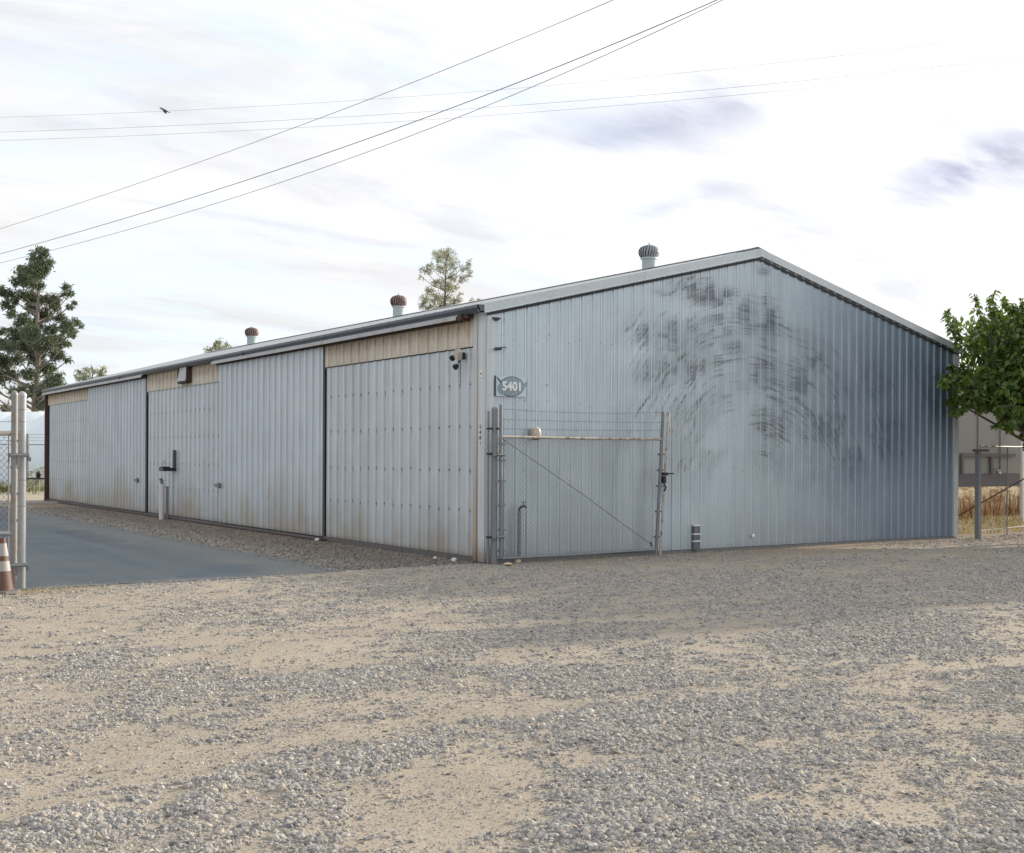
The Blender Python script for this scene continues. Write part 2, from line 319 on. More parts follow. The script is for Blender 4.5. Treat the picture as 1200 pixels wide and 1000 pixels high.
def fields(X, Y):
    """gravel cover 0..1 and height at ground points"""
    ca, sa = math.cos(.35), math.sin(.35); U = X * ca + Y * sa; V = -X * sa + Y * ca
    n = fbm(U * .55, V * 1.3, 3); n2 = fbm(X * 2.2, Y * 2.2, 21, 4)
    g = .45 + (n - .5) * .9 + (n2 - .5) * .6 + (fbm(U * 7, V * 11, 31, 4) - .5) * 1.3
    berm = np.zeros_like(X)
    wx = (fbm(X * 1.6, Y * 1.6, 77, 4) - .5) * .55; wy = (fbm(X * 1.6, Y * 1.6, 99, 4) - .5) * .55
    for (px, py, hw, hh, a) in PATCH:
        c = gnd(px, py); e1 = gnd(px + hw, py) - c; e2 = gnd(px, py - hh) - c
        A = np.linalg.inv(np.array([e1, e2]).T); dx = X + wx - c[0]; dy = Y + wy - c[1]
        a1 = A[0, 0] * dx + A[0, 1] * dy; a2 = A[1, 0] * dx + A[1, 1] * dy
        q = np.exp(-np.minimum(a1 * a1 + a2 * a2, 30)); g = g + q * a * .55
        if a > .7: berm += q * a
    g = np.where(Y > -.9 - .5 * n2, np.minimum(g, .62), g)
    g = np.clip(g, 0, 1)
    for pl_ in RUTS:
        dmin = np.full(X.shape, 9.); sd = np.zeros_like(X)
        for a, b in zip(pl_[:-1], pl_[1:]):
            e = b - a; L2 = float(e @ e); tt = np.clip(((X - a[0]) * e[0] + (Y - a[1]) * e[1]) / L2, 0, 1); qx = X - a[0] - tt * e[0]; qy = Y - a[1] - tt * e[1]; dd = np.sqrt(qx * qx + qy * qy)
            dmin = np.minimum(dmin, dd)
        dw = dmin + (n2 - .5) * .12; rut = np.exp(-(dw / .15) ** 2); rim = np.exp(-((dw - .25) / .09) ** 2); g = g - .20 * rut + .15 * rim; berm += .3 * rim - .5 * rut
    g = np.clip(g, 0, 1)
    tr = (fbm(U * .5, V * 3.2, 41, 4) - .5)
    h = .022 * np.clip(berm, 0, 1.3) + .03 * tr + .014 * (fbm(X * 5, Y * 5, 5, 4) - .5) + .008 * (g - .5)
    h = h * np.clip((-.25 - Y) / 1.2, 0, 1)
    return g, h
xs = np.concatenate([[-3000, -800, -250, -100, -50, -30, -22, -18], np.arange(-15, -9.5, .25), np.arange(-9.5, 1, .055), np.arange(1, 14, .16), [15, 17, 20, 25, 32, 45, 70, 120, 300, 900, 3000]])
ys = np.concatenate([[-3000, -800, -200, -60, -30, -22, -18], np.arange(-15.5, -12.4, .25), np.arange(-12.4, -3, .05), np.arange(-3, .4, .1), [.6, 1, 1.6, 2.5, 4, 6, 9, 13, 18, 24, 32, 45, 60, 90, 150, 300, 900, 3000]])
GX, GY = np.meshgrid(xs, ys); G, GH = fields(GX, GY)
me = bpy.data.meshes.new('ground'); nx, ny = len(xs), len(ys)
V = np.stack([GX.ravel(), GY.ravel(), GH.ravel()], 1)
ii = np.arange(nx * ny).reshape(ny, nx); Fq = np.stack([ii[:-1, :-1], ii[:-1, 1:], ii[1:, 1:], ii[1:, :-1]], -1).reshape(-1, 4)
me.vertices.add(len(V)); me.vertices.foreach_set('co', V.ravel()); me.loops.add(Fq.size); me.loops.foreach_set('vertex_index', Fq.ravel())
me.polygons.add(len(Fq)); me.polygons.foreach_set('loop_start', np.arange(0, Fq.size, 4)); me.polygons.foreach_set('loop_total', np.full(len(Fq), 4)); me.update(); me.validate()
me.polygons.foreach_set('use_smooth', [True] * len(Fq))
at_ = me.attributes.new('gravel', 'FLOAT', 'POINT'); at_.data.foreach_set('value', G.ravel().astype(np.float32))
mt, s = newmat('dirt_and_gravel'); p = s.pos(); gx, gy, gz = s.sep(p)
ga = s.attr('gravel').outputs['Fac']
n1 = s.noise(p, 1.1, 8, .6); n2 = s.noise(p, 14, 8, .7); n3 = s.noise(p, 90, 6, .7)
dirt = s.mix(s.ss(n1, .3, .7), (.325, .272, .205), (.405, .345, .262)); dirt = s.mix(s.mul(s.ss(n2, .45, .7), .6), dirt, (.27, .225, .17))
dirt = s.mix(s.mul(s.ss(n3, .48, .62), .5), dirt, (.22, .19, .15)); dirt = s.mix(s.mul(s.ss(s.noise(p, 210, 3, .7), .55, .66), .5), dirt, (.50, .47, .42))
v1 = s.vor(p, 75, 'Color'); v2 = s.vor(p, 130, 'Color'); vd = s.vor(p, 75)
cell = s.m('POWER', s.sep(v1)[0], 1.3); cell2 = s.sep(v2)[1]; hue = s.sep(v1)[2]
stone = s.mix(s.add(s.mul(cell, .6), s.mul(cell2, .4)), (.17, .17, .175), (.47, .465, .45)); stone = s.mix(s.mul(s.ss(hue, .7, .9), .5), stone, (.42, .34, .24))
stone = s.mix(s.ss(vd, .32, .55, 0, .5), stone, (.20, .18, .15)); stone = s.mix(s.ss(n2, .3, .7, .05, .5), stone, (.44, .39, .32))
gf = s.ss(s.add(ga, s.mul(s.sub(n2, .5), 1.3)), .34, .72, .0, .92)
gc = s.mix(gf, dirt, stone)
speck = s.ss(s.add(s.sep(s.vor(p, 105, 'Color'))[1], s.mul(n2, .4)), .86, .96); gc = s.mix(s.mul(speck, .8), gc, s.mix(cell2, (.13, .12, .11), (.5, .48, .44)))
# brown loam and fine litter at the walls; door strip has shade painted in
loam = s.mul(s.mul(s.ss(s.add(gy, s.mul(n1, .5)), -1.5, -.1), s.ss(gx, -.6, .3)), .55)
loam_shade = s.mul(s.mul(s.ss(s.add(gx, s.mul(n1, .9)), -1.8, -.2), s.ss(gy, .0, .5)), .9)
gc = s.mix(s.m('MAXIMUM', loam, s.mul(loam_shade, s.ss(n2, .35, .5))), gc, s.mix(n3, (.13, .095, .065), (.33, .25, .17)))
hh = s.add(s.mul(s.ss(vd, .5, .1), s.mul(gf, .9)), s.add(s.mul(n3, .5), s.mul(n2, .7)))
s.out(gc, .95, 0, s.bump(hh, .75, .012), spec=.15)
me.materials.append(mt); ground = link('ground', me); tag(ground, 'dry tan dirt yard with loose grey gravel', None, kind='structure')

# asphalt road: one sheet with a ragged edge, 6 mm above the ground
rb = MB(); edge = []
N = 260
def jag(t, sd, a): return (float(fbm(np.array([t * 3.1]), np.array([sd * 1.7]), sd, 5)[0]) - .5) * a
for k in range(N + 1): y = .12 + 24.9 * k / N; edge.append((-2.2 + jag(y, 5, .42), y))
top = [(-2.2 - 11 * k / 40, 25.05 + jag(k * .3, 8, .5)) for k in range(1, 41)]
lft = [(-13.2 + jag(k * .5, 3, .5), 25 - 25 * k / 40) for k in range(1, 41)]
bot = [(-13.2 + 10.95 * k / 200, -.02 - .13 * math.sin(k / 200 * PI) + jag(k * .16, 9, .42)) for k in range(1, 200)]
pts = edge + top + lft + bot
rb.poly([(x, y, .0065) for x, y in pts])
mt, s = newmat('old_asphalt'); p = s.pos(); x, y, z = s.sep(p)
n1 = s.noise(p, .8, 6, .6); n2 = s.noise(p, 30, 6, .7); n3 = s.noise(p, 160, 3, .7); n4 = s.noise(p, 11, 6, .75)
c = s.mix(s.ss(n1, .3, .7), (.105, .13, .145), (.135, .158, .17)); c = s.mix(s.mul(s.ss(n4, .5, .68), .45), c, (.075, .095, .108)); c = s.mix(s.mul(s.ss(n4, .46, .34), .35), c, (.19, .20, .205)); sp_ = s.ss(s.vor(p, 9), .10, .04); c = s.mix(s.mul(sp_, s.ss(n1, .4, .6)), c, (.06, .065, .065)); wt = s.noise(s.comb(s.mul(x, 1.6), s.mul(y, .12), 0), 1.0, 4, .6); c = s.mix(s.mul(s.ss(wt, .45, .65), .35), c, (.17, .185, .19)); c = s.mix(s.mul(s.ss(n2, .5, .75), .3), c, (.10, .11, .115)); c = s.mix(s.mul(s.ss(n3, .6, .75), .4), c, (.26, .27, .27))
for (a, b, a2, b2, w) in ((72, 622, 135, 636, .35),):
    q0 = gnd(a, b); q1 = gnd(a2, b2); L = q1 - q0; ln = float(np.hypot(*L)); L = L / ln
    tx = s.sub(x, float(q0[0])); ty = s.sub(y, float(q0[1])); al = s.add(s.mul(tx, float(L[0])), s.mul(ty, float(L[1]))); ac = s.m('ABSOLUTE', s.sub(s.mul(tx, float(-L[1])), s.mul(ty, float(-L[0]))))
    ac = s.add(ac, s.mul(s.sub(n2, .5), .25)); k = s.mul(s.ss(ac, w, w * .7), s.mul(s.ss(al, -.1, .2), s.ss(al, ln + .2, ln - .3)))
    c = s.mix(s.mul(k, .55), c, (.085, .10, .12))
dust = s.mul(s.ss(s.add(s.m('MAXIMUM', s.add(x, 3.5), s.sub(.45, y)), s.mul(s.sub(n1, .5), 1.4)), -.1, .8), s.ss(n2, .35, .6)); c = s.mix(s.mul(dust, .6), c, (.26, .235, .20))
tuft = s.mul(s.ss(s.noise(p, 6, 5, .7), .70, .76), .5); c = s.mix(tuft, c, (.07, .075, .07))
s.out(c, .88, 0, s.bump(s.add(n2, n3), .3, .006), spec=.25)
road = rb.build('road', mt); tag(road, 'bluish grey worn asphalt drive along the metal building', None, kind='structure')
cb_ = MB(); cb_.box((-12, 25.3, -.05), (.6, 25.75, .035)); tag(cb_.build('concrete_swale', simple('swale', (.42, .41, .39), .85, 0, .15, 5, .2)), 'pale concrete strip crossing behind the asphalt drive', None, kind='structure')
fld = MB(); fld.poly([(-14, 28, .004), (30, 28, .004), (30, 70, .004), (-14, 70, .004)])
tag(fld.build('dry_yard', simple('yard_dust', (.36, .32, .25), .95, 0, .2, .8, .3, (.16, .17, .08), .5)), 'dusty back yard beyond the drive', None, kind='structure')

# gravel stones (loose, uncountable)
def stones(name, label, P, size, tint, seed, sub):
    me = bpy.data.meshes.new(name); me.vertices.add(len(P)); me.vertices.foreach_set('co', P.astype(np.float32).ravel())
    r = np.random.default_rng(seed)
    a = me.attributes.new('sc', 'FLOAT_VECTOR', 'POINT'); sc = size[:, None] * r.uniform(.65, 1.2, (len(P), 3)) * np.array([1, 1, .72]); a.data.foreach_set('vector', sc.astype(np.float32).ravel())
    a = me.attributes.new('rt', 'FLOAT_VECTOR', 'POINT'); a.data.foreach_set('vector', (r.uniform(-.5, .5, (len(P), 3)) * np.array([1.2, 1.2, 12.5])).astype(np.float32).ravel())
    a = me.attributes.new('tint', 'FLOAT', 'POINT'); a.data.foreach_set('value', tint.astype(np.float32))
    o = link(name, me); tag(o, label, 'gravel', kind='stuff')
    ng = bpy.data.node_groups.new(name, 'GeometryNodeTree'); ng.interface.new_socket('Geometry', in_out='INPUT', socket_type='NodeSocketGeometry'); ng.interface.new_socket('Geometry', in_out='OUTPUT', socket_type='NodeSocketGeometry')
    N = ng.nodes.new; L = ng.links.new; gi = N('NodeGroupInput'); go = N('NodeGroupOutput'); join = N('GeometryNodeJoinGeometry')
    for k in range(6):
        ic = N('GeometryNodeMeshIcoSphere'); ic.inputs['Radius'].default_value = 1; ic.inputs['Subdivisions'].default_value = sub
        sp = N('GeometryNodeSetPosition'); nz = N('ShaderNodeTexNoise'); nz.noise_dimensions = '4D'; nz.inputs['W'].default_value = k * 7.7 + seed; nz.inputs['Scale'].default_value = .9; nz.inputs['Detail'].default_value = 2
        pos = N('GeometryNodeInputPosition'); L(pos.outputs[0], nz.inputs['Vector'])
        sb = N('ShaderNodeVectorMath'); sb.operation = 'SUBTRACT'; L(nz.outputs['Color'], sb.inputs[0]); sb.inputs[1].default_value = (.5, .5, .5)
        ml = N('ShaderNodeVectorMath'); ml.operation = 'SCALE'; L(sb.outputs[0], ml.inputs[0]); ml.inputs['Scale'].default_value = 2.0
        L(ic.outputs[0], sp.inputs['Geometry']); L(ml.outputs[0], sp.inputs['Offset'])
        sm = N('GeometryNodeSetMaterial'); sm.inputs['Material'].default_value = M_stone; L(sp.outputs[0], sm.inputs[0])
        g2i = N('GeometryNodeGeometryToInstance'); L(sm.outputs[0], g2i.inputs[0]); L(g2i.outputs[0], join.inputs[0])
    ip = N('GeometryNodeInstanceOnPoints'); L(gi.outputs[0], ip.inputs['Points']); L(join.outputs[0], ip.inputs['Instance']); ip.inputs['Pick Instance'].default_value = True
    rn = N('FunctionNodeRandomValue'); rn.data_type = 'INT'; rn.inputs[4].default_value = 0; rn.inputs[5].default_value = 5; L(rn.outputs[2], ip.inputs['Instance Index'])
    for nm, sk in (('sc', 'Scale'), ('rt', 'Rotation')):
        na = N('GeometryNodeInputNamedAttribute'); na.data_type = 'FLOAT_VECTOR'; na.inputs[0].default_value = nm; L(na.outputs[0], ip.inputs[sk])
    L(ip.outputs[0], go.inputs[0]); md = o.modifiers.new('scatter', 'NODES'); md.node_group = ng; return o
M_stone, s = newmat('crushed_stone'); t = s.attr('tint', 'INSTANCER').outputs['Fac']; n = s.noise(s.pos(), 120, 4, .6)
r = s.n('ShaderNodeValToRGB'); s.put(r.inputs[0], t); cr = r.color_ramp; cr.elements[0].position = 0; cr.elements[0].color = (.10, .09, .08, 1); cr.elements[1].position = 1; cr.elements[1].color = (.50, .47, .42, 1)
for ps, cc in ((.12, (.20, .20, .205, 1)), (.28, (.255, .245, .235, 1)), (.5, (.31, .295, .275, 1)), (.72, (.37, .345, .31, 1)), (.88, (.38, .325, .25, 1))):
    e = cr.elements.new(ps); e.color = cc
f = s.lin(n, .3, .7, .82, 1.15); s.out(s.vm('MULTIPLY', r.outputs[0], s.comb(f, f, f)), .85, 0, spec=.3)
def scatter(nc, d0, d1, seed, k0, smin, smax, thr):
    r = np.random.default_rng(seed); d = np.sqrt(r.uniform(d0 * d0, d1 * d1, nc)); w = r.uniform(-.47, .47, nc) * d
    X = CAM_POS.x + _F.x * d + _R.x * w; Y = CAM_POS.y + _F.y * d + _R.y * w; g, h = fields(X, Y)
    prob = np.clip((g - thr) * 1.5, 0, .8) + k0; keep = (r.uniform(0, 1, nc) < prob) & (Y < .05 + .35 * r.uniform(0, 1, nc) ** 3)
    X, Y, g, h = X[keep], Y[keep], g[keep], h[keep]
    sz = np.clip(np.exp(r.normal(math.log(smin), .5, len(X))) * (.42 + .85 * g), smin * .35, smax)
    P = np.stack([X, Y, h + sz * .02], 1); return P, sz, r.uniform(.04, 1, len(X))
stones('gravel_near', 'loose crushed grey gravel in the foreground of the yard', *scatter(330000, 4.3, 8.6, 1, .24, .0060, .022, .34), 3, 2)
stones('gravel_far', 'finer grey gravel spread between the foreground and the building', *scatter(420000, 8.6, 18.5, 2, .18, .0076, .022, .30), 5, 1)
stones('gravel_back', 'fine gravel in front of the far half of the gable', *scatter(110000, 18.5, 26, 4, .12, .011, .024, .30), 6, 1)
# strip of small stones by the sliding doors, building shade painted into the tint
r_ = np.random.default_rng(9); n_ = 30000; Y_ = .1 + 22 * r_.uniform(0, 1, n_) ** 1.5; X_ = -2.45 + 2.4 * r_.uniform(0, 1, n_); sz_ = np.clip(np.exp(r_.normal(math.log(.006), .5, n_)), .003, .025)
stones('gravel_strip', 'thin strip of gravel between asphalt drive and sliding doors', np.stack([X_, Y_, .003 + sz_ * .2], 1), sz_, r_.uniform(0, 1, n_) ** 2 * .55, 8, 1)

# ------------------------------------------------------------------ warehouse
H = 3.742; WID = 10.97; LEN = 27.35; RX = WID / 2
def ridge(y): return 5.08 + .006 * y
def rake(x, y=0): t = x / RX if x < RX else (WID - x) / RX; return H + (ridge(y) - H) * t
shed = thing('warehouse', 'long low pale corrugated metal warehouse with sliding-door bays and a scuffed gable', 'warehouse')
M_flat = simple('backing_sheet', (.16, .17, .18), .7)

def sheet_mesh(name, prof, pitch, n, z0, ztop, mat, axis, out, extra=0.):
    """corrugated sheet: prof = [(u, off)] in one pitch; axis 0: runs along +x facing -y, axis 1: along +y facing -x"""
    b = MB(); us = []
    for k in range(n): us += [(k * pitch + u, o) for u, o in prof]
    us.append((n * pitch, prof[0][1]))
    if extra: us.insert(0, (-extra, prof[0][1]))
    for (u, o) in us:
        zt = ztop(u) if callable(ztop) else ztop
        for zz in (z0, zt): b.v.append((u, -o - out, zz) if axis == 0 else (-o - out, u, zz))
    for k in range(len(us) - 1):
        q = (2 * k, 2 * k + 2, 2 * k + 3, 2 * k + 1); b.f.append(q if axis == 0 else q[::-1])
    me = b.mesh(name, mat); a = me.attributes.new('run', 'FLOAT', 'POINT'); a.data.foreach_set('value', [q for (u, o) in us for q in (u / pitch,) * 2]); return me
P1 = .2032; prof1 = [(0, 0), (.030, 0), (.036, .003), (.046, .003), (.052, 0), (.076, 0), (.091, .021), (.113, .021), (.128, 0), (.160, 0), (.166, .003), (.176, .003), (.182, 0)]
P2 = .3048; prof2 = [(0, 0), (.040, 0), (.047, .004), (.060, .004), (.067, 0), (.118, 0), (.137, .028), (.168, .028), (.187, 0), (.238, 0), (.245, .004), (.258, .004), (.265, 0)]
gw = MB(); gw.poly([(.0, .03, 0), (WID, .03, 0), (WID, .03, H - .05), (RX, .03, ridge(0) - .05), (.0, .03, H - .05)]); gw.box((.05, -.02, -.02), (WID - .05, .02, .045))
gable = gw.build('gable_wall', M_flat, shed)
for i in range(14):
    x0 = i * 4 * P1; n = 4 if i < 13 else 2
    # split the sheet under the apex by sampling the rake at each profile point
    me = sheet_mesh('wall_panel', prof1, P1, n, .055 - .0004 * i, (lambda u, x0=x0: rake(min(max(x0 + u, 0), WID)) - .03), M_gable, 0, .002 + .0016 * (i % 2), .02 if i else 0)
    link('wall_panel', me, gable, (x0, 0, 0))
sw = MB()
for (a, b_) in ((0, LEN),): sw.poly([(.05, a, 0), (.05, b_, 0), (.05, b_, H - .02), (.05, a, H - .02)]); sw.box((.0, a + .05, -.02), (.04, b_ - .05, .06))
sw.poly([(WID, 0, 0), (WID, LEN, 0), (WID, LEN, H), (WID, 0, H)]); sw.poly([(0, LEN, 0), (WID, LEN, 0), (WID, LEN, H), (RX, LEN, ridge(LEN)), (0, LEN, H)])
sidew = sw.build('side_wall', M_flat, shed)
tanw = MB().box((.0, .1, 3.14), (.03, LEN - .1, H - .03)).build('door_header', M_flat, shed)
npan = {}
for bi in (0, 2, 4):
    a, b_ = BAY[bi], BAY[bi + 1]; a += .32 if bi == 0 else .02; ln = b_ - a - .02; n = int(round(ln / P2)); pt = ln / n; k = 0
    while k < n:
        c = min(3, n - k)
        link('tan_panel', sheet_mesh('tan_panel', [(u * pt / P2, o * .8) for u, o in prof2], pt, c, 3.165 + .012 * bi, H - .02, M_tan, 1, .036 + .0015 * (k % 2)), tanw, (0, a + k * pt, 0)); k += c
def door(bi, x_out, ztop, mat, y0=None, y1=None, label=None):
    a = BAY[bi] if y0 is None else y0; b_ = BAY[bi + 1] if y1 is None else y1
    fr = MB(); w = .05
    fr.box((-x_out + .002, a, .075), (-x_out + .045, a + w, ztop)).box((-x_out + .002, b_ - w, .075), (-x_out + .045, b_, ztop)).box((-x_out + .002, a + w, ztop - .06), (-x_out + .045, b_ - w, ztop)).box((-x_out + .002, a + w, .075), (-x_out + .045, b_ - w, .13))
    fr.poly([(-x_out + .047, a, .075), (-x_out + .047, b_, .075), (-x_out + .047, b_, ztop), (-x_out + .047, a, ztop)])
    d_ = fr.build('sliding_door', M_edge if x_out > .05 else M_flat, shed)
    if label: d_['label'] = label
    n = int(round((b_ - a) / P2)); pt = (b_ - a) / n; k = 0
    while k < n:
        c = min(3, n - k)
        link('door_panel', sheet_mesh('door_panel', [(u * pt / P2, o) for u, o in prof2], pt, c, .085, ztop - .003, mat, 1, x_out + .0015 * (k % 2)), d_, (0, a + k * pt, 0)); k += c
    return d_
D1 = door(0, .004, 3.15, M_door, .33, 5.40, 'nearest sliding door, streaked below its screws, set back under a tan band')
D2 = door(1, .05, 3.60, M_door2, 5.47, 10.86, 'tall proud sliding door hung in front of the wall')
D3 = door(2, .004, 3.20, M_door, 10.9, 16.18)
D4 = door(3, .05, 3.60, M_door2, 16.3, 22.0)
D5 = door(4, .004, 3.22, M_door, 22.05, 27.2)
for D, y in ((D2, 10.70), (D4, 16.78)):
    h = MB().box((-.14, y - .05, .86), (-.10, y + .20, .93)).box((-.13, y - .02, .84), (-.07, y + .06, .95)); h.build('door_latch', M_galvd, D)
# bottom guide rail and plinth below the sliding doors
MB().box((-.035, .3, 0), (.0, 5.45, .08)).box((-.15, 5.45, .0), (.0, LEN, .055)).build('door_guide_rail', M_plinth, shed)
MB().box((-.16, 5.3, .0), (-.05, 27.3, .035)).build('bottom_rail', M_rusty, shed)
# corner flashing
mt_corner, s = newmat('corner_flashing'); p = s.pos(); x, y, z = s.sep(p)
n1 = s.noise(s.comb(s.mul(y, 14), s.mul(z, .9), s.mul(x, 14)), 1, 6); n2 = s.noise(p, 22, 5, .7)
c = s.mix(s.ss(n1, .3, .7), (.47, .51, .53), (.58, .62, .64))
rz = s.ss(s.add(z, s.mul(s.sub(n1, .5), 1.2)), 2.4, .0); lane = s.ss(s.m('ABSOLUTE', s.sub(y, .25)), .10, .03)
c = s.mix(s.mul(s.mul(lane, s.ss(z, 2.9, .3, .25, 1.0)), s.lin(n1, .3, .7, .5, .9)), c, (.34, .22, .11))
c = s.mix(s.mul(s.ss(s.add(z, s.mul(n2, .2)), .50, .1), .75), c, (.16, .075, .035)); c = s.mix(s.mul(s.ss(n2, .62, .7), .5), c, (.15, .15, .15))
s.out(c, .5, .1, s.bump(n2, .1, .01))
ct = MB(); ct.box((-.012, -.026, .02), (.10, -.004, H - .10)); ct.box((-.034, -.004, .02), (-.004, .17, H - .05)); ct.box((-.034, .215, .02), (.002, .32, H - .05)); ct.box((-.018, .17, .02), (.0, .215, H - .06))
ct.build('corner_trim', mt_corner, shed)
MB().box((WID - .12, -.03, .03), (WID + .015, -.004, H - .06)).build('corner_trim', M_trim, shed)
MB().box((-.14, LEN - .12, .02), (-.02, LEN - .01, H - .12)).build('downspout', M_rusty, shed)
# rake trim (three lapped lengths on the left slope, two on the right)
def rake_piece(xa, xb, dz, off, M=M_trim):
    b = MB(); za, zb = rake(max(xa, 0)), rake(min(xb, WID))
    if xa < 0: za -= .245 * -xa
    if xb > WID: zb -= .245 * (xb - WID)
    y0, y1 = -.055 - off, -.028; h = .105 if xa < 5 else .09
    P = [(xa, y0, za - h + dz), (xb, y0, zb - h + dz), (xb, y0, zb + .035 + dz), (xa, y0, za + .035 + dz), (xa, y1, za - h + dz), (xb, y1, zb - h + dz), (xb, .16, zb + .04 + dz), (xa, .16, za + .04 + dz)]
    b.v = P; b.f = [(0, 1, 2, 3), (0, 4, 5, 1), (3, 2, 6, 7), (1, 5, 6, 2), (0, 3, 7, 4)]
    if xa < 5: b.poly([(xa, y0 - .004, za - h + .018 + dz), (xb, y0 - .004, zb - h + .018 + dz), (xb, y0 - .008, zb - h + .0 + dz), (xa, y0 - .008, za - h + .0 + dz)])
    return b.build('rake_trim', M, shed)
for (a, b_, o) in ((-.08, 2.95, 0), (2.93, 3.75, .003), (3.73, RX, 0), (RX, 8.3, .002), (8.28, WID + .08, 0)): rake_piece(a, b_, 0, o)
MB().poly([(-.02, -.030, H - .16), (RX, -.030, ridge(0) - .16), (RX, -.030, ridge(0) - .12), (-.02, -.030, H - .12)]).poly([(RX, -.030, ridge(0) - .16), (WID, -.030, H - .16), (WID, -.030, H - .12), (RX, -.030, ridge(0) - .12)]).build('eave_closure_strip', M_dark, shed)
# roof
roof = MB().poly([(WID + .1, 0, H - .02), (WID + .1, LEN + .1, H - .02), (RX, LEN + .1, ridge(LEN)), (RX, 0, ridge(0))]).poly([(-.06, .1, H - .02), (RX, .1, ridge(0) - .01), (RX, LEN, ridge(LEN) - .01), (-.06, LEN, H - .02)]).build('roof', M_roof, shed)
profR = [(0, 0), (.10, 0), (.125, .035), (.165, .035), (.19, 0)]
for k in range(30):
    y0 = .16 + k * .906; b = MB(); us = []
    for q in range(3): us += [(y0 + q * .302 + u, o) for u, o in profR]
    us.append((y0 + .906, 0))
    for (y, o) in us: b.v += [(-.17, y, H - .035 + o), (RX, y, ridge(y) + .012 + o)]
    for q in range(len(us) - 1): b.f.append((2 * q, 2 * q + 1, 2 * q + 3, 2 * q + 2))
    b.build('roof_panel', M_roof, roof)
rc = MB(); n = 30
for k in range(n):
    y0, y1 = LEN * k / n, LEN * (k + 1) / n
    for sg in (-1, 1): rc.poly([(RX, y0, ridge(y0) + .075), (RX, y1, ridge(y1) + .075), (RX + sg * .24, y1, ridge(y1) + .01), (RX + sg * .24, y0, ridge(y0) + .01)])
rc.build('ridge_cap', M_trim, shed)
# gutter along the eave: K profile, three lengths
for (a, b_) in ((-.05, 9.1), (9.12, 18.2), (18.22, LEN + .12)):
    g = MB(); prof = [(-.07, H - .115), (-.15, H - .115), (-.195, H - .05), (-.195, H - .01), (-.18, H - .01), (-.145, H - .10), (-.07, H - .10)]
    for y in (a, b_): g.v += [(x, y, z) for x, z in prof]
    L_ = len(prof); g.f = [(k, (k + 1) % L_, L_ + (k + 1) % L_, L_ + k) for k in range(L_)]; g.f += [tuple(range(L_))[::-1], tuple(range(L_, 2 * L_))]
    g.poly([(-.07, a, H - .115), (-.19, a, H - .115), (-.195, a, H - .01), (-.07, a, H - .01)]) ; g.build('gutter', M_gutter, shed)
# sheet hoods over the sliding-door tracks
def hood(a, b_):
    g = MB(); pr = [(-.045, H - .055), (-.10, H - .06), (-.215, H - .14), (-.215, H - .185), (-.205, H - .185), (-.205, H - .145), (-.095, H - .075), (-.045, H - .07)]
    for y in (a, b_): g.v += [(x, y, z) for x, z in pr]
    L_ = len(pr); g.f = [(k, (k + 1) % L_, L_ + (k + 1) % L_, L_ + k) for k in range(L_)]; g.f += [tuple(range(L_))[::-1], tuple(range(L_, 2 * L_))]
    h = g.build('track_hood', M_hood, shed)
    MB().box((-.12, a + .03, H - .20), (-.05, b_ - .03, H - .10)).build('door_track', M_rusty, h)
hood(.52, 10.95); hood(16.15, LEN + .05)
MB().box((-.20, .40, H - .20), (-.04, .50, H - .11)).box((-.16, .30, H - .17), (-.05, .42, H - .12)).build('track_end_bracket', M_rusty, shed)
# vent hood window in bay three
vt = MB(); vt.box((-.17, 12.72, 3.27), (-.04, 12.76, 3.66)).box((-.17, 13.36, 3.27), (-.04, 13.40, 3.66)).box((-.17, 12.76, 3.25), (-.04, 13.36, 3.29)); vo = vt.build('wall_vent', M_rusty, shed)
for k in range(4):
    z0 = 3.30 + k * .088; b = MB(); b.v = [(-.185 + .015 * k, 12.765, z0), (-.185 + .015 * k, 13.355, z0), (-.172 + .015 * k, 13.355, z0 + .085), (-.172 + .015 * k, 12.765, z0 + .085), (-.165 + .015 * k, 12.765, z0), (-.165 + .015 * k, 13.355, z0), (-.152 + .015 * k, 13.355, z0 + .085), (-.152 + .015 * k, 12.765, z0 + .085)]
    b.f = [(1, 0, 3, 2), (4, 5, 6, 7), (0, 1, 5, 4), (2, 3, 7, 6), (0, 4, 7, 3), (1, 2, 6, 5)]; b.build('vent_slat', M_hood, vo)
# screws along the gable and the near door
sc_ = MB()
for k in range(54):
    for z in (1.35, 2.35, 3.3, 4.2):
        x = k * P1 + .052
        if z < rake(x) - .25 and (k * 7 + int(z * 10)) % 3: sc_.cbox((x, -.006, z + .04 * math.sin(k * 3.7 + z)), (.010, .008, .010))
tag(sc_.build('screw', M_dark, gable), kind='stuff')
sc_ = MB()
for (D, xo, y0, y1) in ((D1, .006, .33, 5.4), (D3, .006, 10.9, 16.18), (D5, .006, 22.05, 27.2)):
    pt = (y1 - y0) / int(round((y1 - y0) / P2)); y = y0 + .345 * pt
    while y < y1:
        for z in (2.62, 2.0, 1.35, .76): sc_.cbox((-xo - .005, y, z + .012 * math.sin(y * 9)), (.010, .013, .016))
        y += pt
tag(sc_.build('door_screw', M_dark, shed), kind='stuff')
